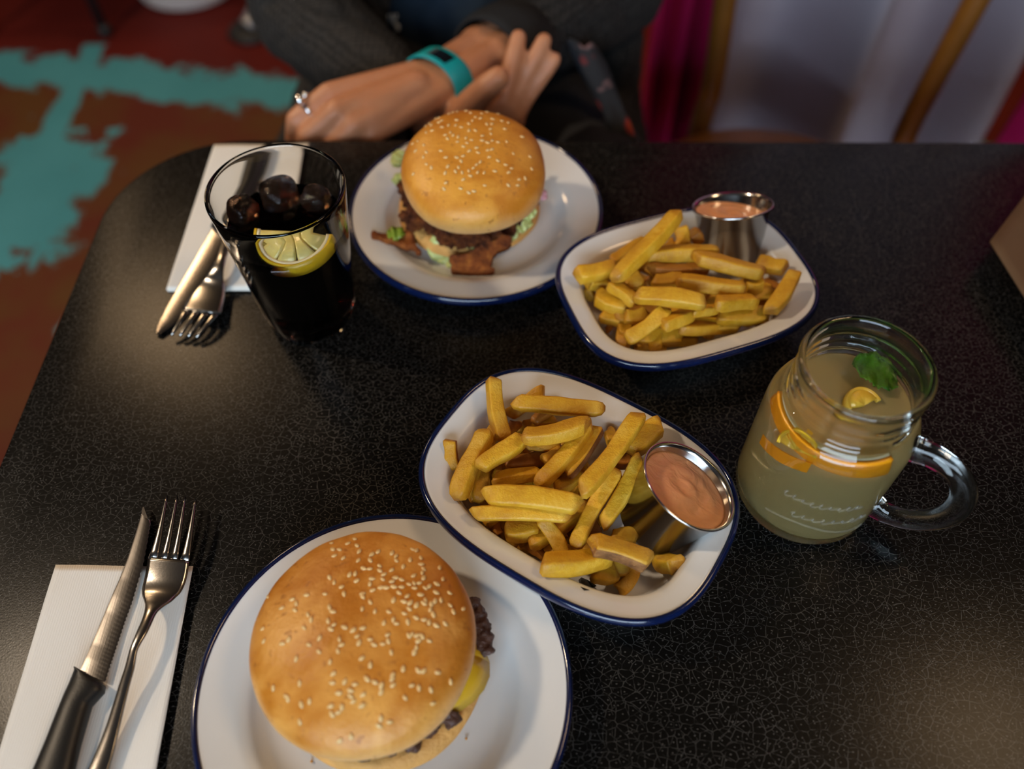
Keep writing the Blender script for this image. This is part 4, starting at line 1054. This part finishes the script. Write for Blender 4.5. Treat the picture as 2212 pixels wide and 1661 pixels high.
TN = [((870, 425), (926, 428), (975, 52), (986, 55)), ((938, 430), (984, 432), (1034, 56), (1045, 58)), ((998, 434), (1044, 437), (1082, 62), (1092, 65)), ((1056, 438), (1112, 442), (1142, 74), (1153, 78))]
for (l0, r0, l1, r1) in TN:
    rows = []
    for i in range(9):
        f = i / 8; g = f ** .85; z = .0105 + .0012 * math.sin(f * 2.2) + .002 * f
        rows.append((l0[0] + (l1[0] - l0[0]) * g + (2 if f > .05 else 0), l0[1] + (l1[1] - l0[1]) * f, r0[0] + (r1[0] - r0[0]) * g, r0[1] + (r1[1] - r0[1]) * f, z))
    link_mesh('tine', slab(px2(rows, sc, org), .0017), M['fork_steel'], fk)

# far cutlery
sc, org = 1661 / 480.0, (320, 280)
kn2 = thing('table_knife', at(420, 600, .004), 'steak knife with round tip lying toward the cola glass on the far napkin', 'knife')
bl = [(48, 1515, 92, 1530, .0022), (60, 1470, 135, 1500, .0022), (85, 1425, 190, 1455, .0024), (140, 1320, 255, 1380, .0026), (210, 1200, 325, 1268, .0030), (300, 1050, 400, 1150, .0034), (390, 895, 478, 1030, .0038), (470, 760, 556, 890, .0042), (500, 700, 590, 820, .0044)]
P = px2(bl, sc, org); pairs = []
for i in range(len(P) - 1):
    for k in range(8): f = k / 8; pairs.append((P[i][0].lerp(P[i + 1][0], f), P[i][1].lerp(P[i + 1][1], f)))
pairs.append(P[-1]); w0 = [(l, r + (r - l).normalized() * (.0004 if i % 2 and 12 < i else -.0001)) for i, (l, r) in enumerate(pairs)]
sharp(link_mesh('blade', slab(w0, .0012), M['blade'], kn2), 40)
a0, a1 = (P[-1][0] + P[-1][1]) / 2, (P[2][0] + P[2][1]) / 2; dr = (a0 - a1); dr.z = 0; dr.normalize()
sdv = Vector((dr.y, -dr.x, 0)); rings = []
for s_, hw in ((-.002, .005), (.0, .0078), (.006, .0085), (.02, .0066), (.05, .0068), (.085, .0078), (.098, .0070), (.102, .004)):
    c = a0 + dr * s_; c.z = TZ + .0072
    rings.append([c + sdv * (hw * math.cos(g)) + Vector((0, 0, .0052 * math.sin(g))) for g in [2 * math.pi * k / 18 for k in range(18)]])
tag(link_mesh('handle', loft(rings, True, True), M['handle_black'], kn2), 'black moulded handle')
fk2 = thing('fork', at(450, 640, .004), 'stainless steel fork half hidden behind the cola glass, on the far napkin', 'fork')
P = px2([(255, 1345, 545, 1380, .0070), (300, 1270, 560, 1310, .0060), (335, 1215, 572, 1250, .0058), (385, 1160, 574, 1190, .0064), (420, 1120, 566, 1140, .0080), (450, 1085, 562, 1095, .0104), (485, 1030, 566, 1042, .0130), (510, 975, 578, 990, .0140), (530, 920, 592, 940, .0140), (555, 850, 615, 872, .0126), (600, 740, 668, 765, .0100), (660, 600, 740, 628, .0076), (720, 460, 810, 490, .0060), (760, 380, 840, 410, .0056)], sc, org)
L = bez([p[0] for p in P], 56); R_ = bez([p[1] for p in P], 56)
link_mesh('fork_body', slab(list(zip(L, R_)), .0020), M['fork_steel'], fk2)
for k in range(4):
    f0 = k / 4 + .02; f1 = f0 + .19; t0 = .08 + k * .25
    l0 = (255 + 290 * f0, 1345 + 35 * f0); r0 = (255 + 290 * f1, 1345 + 35 * f1); tip = (165 + 62 * k + 10, 1535 + 6 * k)
    rows = []
    for i in range(8):
        f = i / 7; z = .0070 - .0030 * f + .003 * math.sin(f * 3.1) * .4
        rows.append((l0[0] + (tip[0] - 7 - l0[0]) * f, l0[1] + (tip[1] - l0[1]) * f, r0[0] + (tip[0] + 7 - r0[0]) * f, r0[1] + (tip[1] + 2 - r0[1]) * f, max(z, .0022)))
    link_mesh('tine', slab(px2(rows, sc, org), .0016), M['fork_steel'], fk2)

# ------------------------------------------------------------------ kraft card at the right
kc = at(2138, 522, .022); k1 = at(2212, 425, .022) - kc; k2 = at(2212, 640, .022) - kc
k1 = k1.normalized(); k2 = k2.normalized(); vs = []; fs = []; nx = 14
for j in range(nx + 1):
    for i in range(nx + 1):
        u, v = i / nx, j / nx; p = kc + k1 * (.16 * u) + k2 * (.20 * v)
        p.z = TZ + .0225 - .0215 * (u * v) ** .5 * 1.0 * min(1, (u + v) * .6) + (.004 * max(0, (u - .42)) if u > .42 else 0)
        vs.append(p)
for j in range(nx):
    for i in range(nx): q = j * (nx + 1) + i; fs.append((q, q + 1, q + nx + 2, q + nx + 1))
kr = link_mesh('kraft_folder', fix_normals(mesh(vs, fs)), M['kraft'], loc=kc); s_ = kr.modifiers.new('thick', 'SOLIDIFY'); s_.thickness = .0012
tag(kr, 'brown kraft card folder with a lifted corner at the right end of the table', 'card')

# ------------------------------------------------------------------ chairs behind the table
def chair(name, c, yaw, label, back_in=.26):
    """bentwood cafe chair: round seat, two flaring back posts, rails, four legs; +y local is its back"""
    r = thing(name, (c[0], c[1], 0), label, 'chair'); q = Matrix.Rotation(yaw, 3, 'Z')
    def W(x, y, z): return Vector((c[0], c[1], 0)) + q @ Vector((x, y, z))
    SH = TZ - .30
    sharp(link_mesh('seat', lathe([(0, SH), (.150, SH - .003), (.185, SH - .001), (.2, SH - .010), (.197, SH - .028), (.18, SH - .036), (0, SH - .036)], (c[0], c[1], 0), 72), M['wood'], r))
    for s in (-1, 1):
        pts = bez([W(.155 * s, .155, .0), W(.140 * s, .178, SH - .03), W(.137 * s, .195, SH + .05), W(.150 * s, .212, SH + .22), W(.168 * s, .250, SH + .44)], 24)
        link_mesh('back_post', tube(pts, .0155, 14), M['wood'], r)
        link_mesh('front_leg', tube([W(.125 * s, -.125, SH - .03), W(.155 * s, -.160, 0)], [.017, .0125], 14), M['wood'], r)
    for z, o_ in ((SH + .255, .222), (SH + .42, .25)):
        pts = bez([W(-.152, o_ - .005, z), W(-.08, o_ + .034, z + .004), (W(0, o_ + .046, z + .005)), W(.08, o_ + .034, z + .004), W(.155, o_ - .005, z)], 24)
        link_mesh('back_rail', tube(pts, .027, 12, .36, (0, 0, 1)) if False else loft([[p + q @ Vector((0, .008 * math.cos(g), 0)) + Vector((0, 0, .028 * math.sin(g))) for g in [2 * math.pi * k / 12 for k in range(12)]] for p in pts], True, True), M['wood'], r)
    link_mesh('stretcher', tube([W(.13 * math.cos(a), .13 * math.sin(a) - .005, .22) for a in [2 * math.pi * k / 40 for k in range(41)]], .008, 10, caps=False), M['wood'], r)
    return r
chair('cafe_chair', (.3453, .835), math.radians(-22), 'honey coloured wooden chair with round seat, empty, before the white curtain')
chair('cafe_chair', (-.06, .985), math.radians(4), 'wooden chair hidden beneath the seated person')

# curtains hung on a rail behind the chair
def curtain(name, x0, x1, y, mt, label, pleats, amp, ph=0.0, seed=0):
    nx = int((x1 - x0) * 260); vs = []; fs = []; zs = [0.02, .15, .35, .55, .8, 1.2, 1.7, 2.2, 2.34]
    for z in zs:
        for i in range(nx + 1):
            u = i / nx; s_ = .5 + .5 * math.sin(u * pleats * 2 * math.pi + ph + .9 * NZ.noise(Vector((u * pleats * .8, z * .5, seed))))
            vs.append((x0 + (x1 - x0) * u + .02 * NZ.noise(Vector((u * 3, z, seed))), y - amp * (s_ ** 1.6) + .012 * NZ.noise(Vector((u * 6, z * 1.3, seed + 5))), z))
    for j in range(len(zs) - 1):
        for i in range(nx): q = j * (nx + 1) + i; fs.append((q, q + 1, q + nx + 2, q + nx + 1))
    o = link_mesh(name, fix_normals(mesh(vs, fs)), mt, loc=((x0 + x1) / 2, y, 0)); sd = o.modifiers.new('thick', 'SOLIDIFY'); sd.thickness = .003
    return tag(o, label, 'curtain')
CY = 1.36
curtain('hanging_curtain', .235, .330, CY - .02, M['magenta_cloth'], 'magenta curtain between the seated person and the white curtain', 2.2, .06, 0.4, 1)
curtain('hanging_curtain', .340, .90, CY, M['white_cloth'], 'pale lilac white curtain hanging behind the empty chair', 2.3, .19, 2.6, 2)
curtain('hanging_curtain', .910, 1.45, CY - .03, M['magenta_cloth'], 'magenta curtain at the far right edge', 3.0, .07, 0.0, 3)
rod = thing('curtain_rail', (.8, CY - .05, 2.36), 'dark rail carrying the three curtains', 'rail')
link_mesh('rail_bar', tube([(.15, CY - .05, 2.36), (1.55, CY - .05, 2.36)], .014, 14), M['steel_dark'], rod)
for x in (.25, 1.45): link_mesh('drop_rod', tube([(x, CY - .05, 2.36), (x, CY - .05, 2.949)], .008, 10), M['steel_dark'], rod)

# ------------------------------------------------------------------ things on the floor, upper left
fz = -TZ
p = at(385, 32, fz); c = Vector((p.x, p.y + .135, 0))
bk = thing('white_bucket', c, 'white round bucket on the red floor at the top left', 'bucket')
sharp(link_mesh('bucket_body', lathe([(0, .0), (.115, .0), (.13, .008), (.138, .03), (.165, .30), (.172, .302), (.172, .312), (.160, .312), (.134, .04), (.12, .012), (0, .010)], c, 72), M['white_plastic'], bk))
link_mesh('bail_handle', tube(bez([c + Vector((-.17, 0, .29)), c + Vector((-.13, -.10, .345)), c + Vector((0, -.15, .36)), c + Vector((.13, -.10, .345)), c + Vector((.17, 0, .29))], 24), .004, 8), M['grey_metal'], bk)
p = at(535, 78, fz)
pd = thing('table_pedestal', (p.x + .14, p.y + .17, 0), 'grey metal pedestal with curved foot on a black pad, behind the person', 'table base')
def foot(ang):
    d = Vector((math.cos(ang), math.sin(ang), 0)); o_ = Vector((p.x + .14, p.y + .17, 0))
    link_mesh('foot', tube(bez([o_ + d * .02 + Vector((0, 0, .13)), o_ + d * .07 + Vector((0, 0, .115)), o_ + d * .14 + Vector((0, 0, .075)), o_ + d * .19 + Vector((0, 0, .034)), o_ + d * .215 + Vector((0, 0, .022))], 18), [.030 - .006 * k / 18 for k in range(19)], 14, .8), M['grey_metal'], pd)
    link_mesh('rubber_pad', lathe([(0, .0), (.056, 0), (.060, .006), (.052, .016), (.02, .022), (0, .022)], o_ + d * .205, 32), M['black_rubber'], pd)
for k in range(3): foot(math.radians(-130 + 120 * k))
link_mesh('column', tube([(p.x + .14, p.y + .17, .10), (p.x + .14, p.y + .17, .68)], .034, 20), M['grey_metal'], pd)
link_mesh('round_top', lathe([(0, .70), (.14, .70), (.15, .69), (.14, .68), (0, .68)], (p.x + .14, p.y + .17, 0), 64), M['steel_dark'], pd)
p = at(230, 76, fz); c = Vector((p.x - .15, p.y + .18, 0))
st = thing('metal_stool', c, 'stool with thin dark metal legs at the top left', 'stool')
sharp(link_mesh('seat', lathe([(0, .62), (.16, .62), (.17, .61), (.165, .59), (0, .59)], c, 48), M['steel_dark'], st))
for sx_, sy_ in ((1, -1), (-1, -1), (1, 1), (-1, 1)):
    link_mesh('leg', tube([c + Vector((.11 * sx_, .12 * sy_, .59)), c + Vector((.15 * sx_, .18 * sy_, .012))], .0115, 12), M['steel_dark'], st)
    link_mesh('rubber_foot', lathe([(0, 0), (.016, 0), (.017, .012), (.014, .03), (0, .03)], c + Vector((.15 * sx_, .18 * sy_, 0)), 16), M['black_rubber'], st)

# ------------------------------------------------------------------ the seated person
V3 = lambda x, y, z: Vector((x, y, TZ + z))
ORG = V3(-.06, .98, -.28)
def chain(pts, rads): return [(pts[i], rads[i], pts[i + 1], rads[i + 1]) for i in range(len(pts) - 1)]
caps = []
# left hand (the one with the band and ring) and forearm
Lw = at(962, 166, .006); Lf = at(1052, 116, .000); Lel = Vector((.116, .905, TZ - .035)); Lsh = V3(.095, 1.03, .33)
fa = (Lf - Lw).normalized(); side = Vector((-fa.y, fa.x, 0)).normalized()
caps += [(Lw + side * .0115, .0165, Lf + side * .012, .0195), (Lw - side * .0115, .0165, Lf - side * .012, .0195)]
caps += [(Lf + side * .012, .022, Lel, .036), (Lf - side * .012, .022, Lel, .036), (Lel, .038, Lsh, .052)]
mcp = [at(712, 203, .012), at(728, 240, .011), at(764, 270, .002), at(800, 293, -.010)]
pip = [at(640, 258, -.004), at(664, 294, -.010), at(708, 322, -.020), at(760, 335, -.030)]
dip = [at(634, 300, -.026), at(664, 325, -.034), at(716, 345, -.042), at(770, 350, -.048)]
tipL = [at(668, 312, -.040), at(702, 332, -.046), at(748, 350, -.052), at(795, 352, -.054)]
rr = [(.0112, .0098, .0085, .0076), (.0115, .0098, .0086, .0076), (.0108, .0092, .008, .0072), (.0095, .008, .007, .0065)]
for k in range(4):
    a, b, c_, d_ = rr[k]
    wr = Lw + side * (.0135 - .009 * k)
    caps += [(wr, .0150, mcp[k], a)] + chain([mcp[k], pip[k], dip[k], tipL[k]], [a, b, c_, d_])
caps += [(at(900, 190, .008), .017, at(790, 235, .006), .0135), (at(900, 225, -.004), .017, at(800, 270, -.004), .013)]
# left thumb on the far side of the hand, tucked behind
caps += chain([at(905, 160, -.004), at(840, 170, -.022), at(780, 196, -.030), at(745, 215, -.032)], [.0135, .0115, .0098, .0082])
# right hand, open, fingers up
Rw = at(955, 282, -.035); Rel = Vector((-.236, .885, TZ - .045)); Rsh = V3(-.215, 1.03, .33)
rm = [at(1086, 218, .000), at(1101, 230, -.006), at(1111, 246, -.014), at(1112, 260, -.024)]
rp = [at(1100, 164, .020), at(1133, 168, .014), at(1150, 192, .004), at(1135, 220, -.014)]
rd = [at(1110, 118, .034), at(1156, 124, .029), at(1177, 157, .016), at(1152, 195, -.006)]
rt = [at(1120, 81, .043), at(1175, 88, .040), at(1197, 128, .026), at(1168, 172, .000)]
for k in range(4):
    a, b, c_, d_ = [(.0100, .0090, .0085, .0078), (.0100, .0090, .0085, .0077), (.0094, .0084, .0077, .0070), (.0084, .0075, .0068, .0062)][k]
    caps += [(Rw + Vector((.004 * k, -.003 * k, -.004 * k)), .0145, rm[k], .0105)] + chain([rm[k], rp[k], rd[k], rt[k]], [a, b, c_, d_])
caps += chain([at(985, 262, -.018), at(1020, 220, .008), at(1053, 187, .026), at(1077, 168, .034)], [.0155, .0132, .0120, .0108])
caps += [(at(985, 262, -.022), .0155, at(1070, 240, -.014), .013)]
rs = (Rw - Rel).normalized()
caps += [(Rw, .020, Rel.lerp(Rw, .6), .027), (Rel.lerp(Rw, .6), .027, Rel, .038), (Rel, .040, Rsh, .054)]
# trunk, neck, head, legs
caps += [(V3(-.06, 1.05, -.16), .105, V3(-.06, 1.06, .10), .110), (V3(-.06, 1.06, .10), .110, V3(-.06, 1.06, .26), .112), (V3(-.13, 1.05, .28), .075, V3(.01, 1.05, .28), .075), (V3(-.19, 1.04, .33), .055, V3(.07, 1.04, .33), .055),
         (V3(-.06, 1.05, .33), .058, V3(-.06, 1.03, .46), .052), (V3(-.06, 1.02, .565), .082, V3(-.06, 1.035, .60), .088), (V3(-.06, .985, .50), .045, V3(-.06, 1.0, .56), .070), (V3(-.06, .945, .545), .0085, V3(-.06, .925, .525), .0105)]
for s in (-1, 1): caps += [(V3(-.06 + .080 * s, 1.02, .555), .010, V3(-.06 + .088 * s, 1.03, .575), .014)]
caps += [(V3(-.13, 1.03, -.20), .085, V3(-.185, .68, -.135), .058), (V3(.01, 1.03, -.20), .085, V3(.085, .67, -.125), .058),
         (V3(-.185, .68, -.135), .055, V3(-.165, .70, -.67), .036), (V3(.085, .67, -.125), .055, V3(.07, .72, -.67), .036), (V3(-.16, .72, -.715), .030, V3(-.165, .58, -.722), .026), (V3(.07, .74, -.715), .030, V3(.075, .60, -.722), .026)]
person = blob('person', caps, .0026, M['skin_tone'], loc=ORG, smooth_it=5)
tag(person, 'seated person in dark knit cardigan with crossed hands and teal wristband', 'person')
# nails on the raised hand, face
def disc(name, c, n, rx, ry, xdir, mt, parent, th=.0008):
    n = n.normalized(); x = (xdir - n * xdir.dot(n)).normalized(); y = n.cross(x); rings = []
    for (k, h) in ((.3, th), (.75, th * .8), (1.0, 0), (.9, -th)): rings.append([c + x * (rx * k * math.cos(g)) + y * (ry * k * math.sin(g)) + n * h for g in [2 * math.pi * j / 16 for j in range(16)]])
    return link_mesh(name, loft(rings, True, True), mt, parent)
for s in (-1, 1):
    V, F = ico(3); e = V3(-.06 + .032 * s, .945, .575)
    link_mesh('eye', mesh([e + v * .0125 for v in V], F), M['eye'], person)
    link_mesh('iris', mesh([e + Vector((0, -.0072, -.002)) + v * .0062 for v in V], F), M['iris'], person)
    link_mesh('eyebrow', tube(bez([V3(-.06 + .016 * s, .936, .594), V3(-.06 + .034 * s, .936, .600), V3(-.06 + .052 * s, .952, .594)], 10), [.002 + .0018 * math.sin(math.pi * k / 10) for k in range(11)], 8), M['hair'], person)
link_mesh('mouth', tube(bez([V3(-.083, .946, .492), V3(-.06, .934, .490), V3(-.037, .946, .492)], 12), [.002 + .0035 * math.sin(math.pi * k / 12) for k in range(13)], 10), M['lip'], person)
hc = [(V3(-.06, 1.05, .60), .098, V3(-.06, 1.04, .625), .095), (V3(-.14, 1.05, .60), .028, V3(-.145, 1.03, .36), .022), (V3(.02, 1.05, .60), .028, V3(.025, 1.03, .36), .022), (V3(-.12, 1.10, .58), .05, V3(-.12, 1.12, .36), .04), (V3(0, 1.10, .58), .05, V3(0, 1.12, .36), .04), (V3(-.06, 1.12, .58), .05, V3(-.06, 1.13, .36), .045)]
blob('hair', hc, .006, M['hair'], person, smooth_it=3, noise=(.004, 45))
# t-shirt and trousers
shirt = blob('tshirt', [(V3(-.06, 1.045, -.20), .118, V3(-.06, 1.055, .10), .124), (V3(-.06, 1.055, .10), .124, V3(-.06, 1.055, .27), .124), (V3(-.075, .985, -.105), .092, V3(-.055, .985, -.085), .092), (V3(-.205, 1.04, .325), .070, V3(.085, 1.04, .325), .070)], .005, M['navy_cloth'], person, smooth_it=4, noise=(.006, 16))
tag(shirt, 'navy blue t-shirt with a small pale print')
tr = blob('trousers', [(V3(-.13, 1.03, -.20), .100, V3(-.188, .69, -.128), .078), (V3(.01, 1.03, -.20), .100, V3(.085, .675, -.120), .070), (V3(-.12, 1.04, -.19), .10, V3(0, 1.04, -.19), .10), (V3(-.185, .68, -.135), .072, V3(-.165, .70, -.64), .050), (V3(.085, .67, -.125), .066, V3(.07, .72, -.64), .050)], .006, M['trouser'], person, smooth_it=4)
tag(tr, 'dark trousers')
for s, x, y in ((0, -.162, .66), (1, .072, .68)):
    blob('shoe', [(V3(x, y + .06, -.715), .036, V3(x, y - .09, -.72), .031), (V3(x, y + .06, -.70), .040, V3(x, y + .03, -.67), .040)], .006, M['black_rubber'], person, smooth_it=3)
# cardigan: back, two front panels and sleeves
cg = [(V3(-.06, 1.10, -.20), .120, V3(-.06, 1.10, .27), .122), (V3(-.225, 1.050, .33), .078, V3(-.12, 1.06, .35), .07), (V3(.0, 1.06, .35), .07, V3(.105, 1.050, .33), .078)]
cg += [(Rsh, .078, Rel + Vector((0, .01, .004)), .058), (Rel + Vector((0, .01, .004)), .058, Rel.lerp(Rw, .52), .047), (Rel.lerp(Rw, .52), .047, Rel.lerp(Rw, .82), .036)]
cg += [(Lsh, .078, Lel + Vector((0, .01, .004)), .058), (Lel + Vector((0, .01, .004)), .058, Lel.lerp(Lf, .40), .048), (Lel.lerp(Lf, .40), .048, Lf + fa * .056 - side * .003 + Vector((0, 0, -.004)), .0415)]
for (x0, x1) in ((-.195, -.165), (.075, .045)):
    cg += [(V3(x0, 1.0, -.22), .060, V3(x0 * .9, 1.0, .25), .055), (V3(x0 * .85, .965, -.20), .040, V3(x1, .975, .05), .038)]
cg += [(V3(-.20, .96, -.16), .055, V3(-.235, .80, -.17), .045), (V3(.10, .98, -.20), .055, V3(.125, .82, -.20), .035), (V3(.13, 1.0, -.24), .05, V3(.155, .86, -.26), .03)]
cg += [(at(1325, 90, -.10), .038, at(1318, 200, -.20), .036), (at(1318, 200, -.20), .036, at(1310, 300, -.27), .032)]
card = blob('cardigan', cg, .0045, M['knit'], person, smooth_it=4, noise=(.004, 22))
tag(card, 'dark charcoal waffle knit cardigan')
# cuffs
for nm, c0, ax_, r_ in (('left', Lf + fa * .016 - side * .003 + Vector((0, 0, -.005)), fa, .0425), ('right', Rel.lerp(Rw, .84), rs, .034)):
    q = ax_; u = Vector((-q.y, q.x, 0)).normalized(); v = q.cross(u).normalized(); rings = []
    for (h, k) in ((-.016, .93), (-.017, 1.0), (-.008, 1.06), (.008, 1.08), (.034, 1.06), (.034, .95), (-.014, .92)):
        rings.append([c0 + q * h + u * (r_ * k * 1.08 * math.cos(g)) + v * (r_ * k * .92 * math.sin(g)) for g in [2 * math.pi * j / 40 for j in range(40)]])
    link_mesh('cuff', loft(rings, False, False), M['cuff'], person)
# fitness band and its display
bc = at(949, 166, .006); ba = fa; u = side; v = ba.cross(u).normalized(); rings = []
for (h, k) in ((-.0120, 1.0), (-.0125, 1.045), (-.0110, 1.075), (.0110, 1.075), (.0125, 1.045), (.0120, 1.0)):
    rings.append([bc + ba * h + u * (.0305 * k * math.cos(g)) + v * (.0212 * k * math.sin(g)) for g in [2 * math.pi * j / 56 for j in range(56)]])
rings.append(rings[0])
wb = link_mesh('wristband', loft(rings, False, False), M['teal_band'], person); tag(wb, 'teal silicone fitness band')
if v.z < 0: v = -v
def on_band(g, h, k): return bc + ba * h + u * (.0305 * k * math.cos(g)) + v * (.0212 * k * math.sin(g))
for nm, g0, g1, mt, k in (('screen', 1.42, 1.98, 'screen', 1.085), ('display_strip', 1.26, 1.40, 'screen_grey', 1.09)):
    rings = [[on_band(g0 + (g1 - g0) * i / 8, -.0072, k), on_band(g0 + (g1 - g0) * i / 8, .0072, k), on_band(g0 + (g1 - g0) * i / 8, .0072, 1.05), on_band(g0 + (g1 - g0) * i / 8, -.0072, 1.05)] for i in range(9)]
    sharp(link_mesh(nm, loft(rings, True, True), M[mt], wb))
# ring on the index finger
c0 = mcp[0].lerp(pip[0], .62); q = (pip[0] - mcp[0]).normalized(); u = q.cross(Vector((0, 0, 1))).normalized(); v = u.cross(q)
rings = []
for j in range(33):
    g = 2 * math.pi * j / 32; d = u * math.cos(g) + v * math.sin(g)
    rings.append([c0 + d * (.0112 + .0012 * math.cos(h)) + q * (.0018 * math.sin(h)) for h in [2 * math.pi * i / 10 for i in range(10)]])
rg = link_mesh('ring', loft(rings, False, False), M['silver'], person); tag(rg, 'chunky silver ring')
V, F = ico(3)
for (dz, r_, s_) in ((v * .0132, .0052, 0), (v * .0126 + q * -.006 + u * .002, .0034, 1)):
    link_mesh('ring_stone', mesh([c0 + dz + x * r_ for x in V], F), M['silver'], rg)
# pale print on the t-shirt
dg = bpy.context.evaluated_depsgraph_get(); dg.update()
bvh = BVHTree.FromObject(shirt, dg); off = wloc(shirt)
def on_shirt(px, py):
    d = (at(px, py, -.1) - EYE).normalized(); h = bvh.ray_cast(EYE - off, d)
    return (h[0] + off - d * .0015) if h[0] is not None else aty(px, py, .88)
mes = [tube([on_shirt(848 + 12 * math.cos(a), 60 + 9 * math.sin(a)) for a in [math.radians(x) for x in range(-100, 120, 15)]], .0022, 6), tube([on_shirt(824 + k * 5, 40 + 5 * math.sin(k / 6 * 3.14)) for k in range(7)], .0020, 6)]
for k in range(5): mes.append(tube([on_shirt(826 + k * 7, 42), on_shirt(822 + k * 8.5, 31)], .0013, 6))
tag(link_mesh('shirt_print', join_meshes(mes), M['print'], shirt), 'small pale swirl and crown print')
# floral scarf end hanging at the person's side
rows = []
for k, (x, y, z, hw) in enumerate(((1252, 90, .000, .012), (1262, 120, -.010, .014), (1280, 152, -.020, .015), (1303, 190, -.032, .013), (1323, 228, -.044, .011), (1338, 260, -.054, .011), (1350, 300, -.066, .011))):
    c = at(x, y, z); rows.append([c + Vector((hw * (j / 3 - .5) * 2, .006 * math.sin(j * 2 + k), .004 * math.cos(j * 1.7 + k))) for j in range(4)])
R2 = []
for i in range(len(rows) - 1):
    for k in range(4): R2.append([a.lerp(b, k / 4) for a, b in zip(rows[i], rows[i + 1])])
R2.append(rows[-1])
o = link_mesh('scarf', loft(R2, False, False, closed=False), M['floral'], person); sd = o.modifiers.new('thick', 'SOLIDIFY'); sd.thickness = .003
tag(o, 'dark scarf end with orange red flowers')
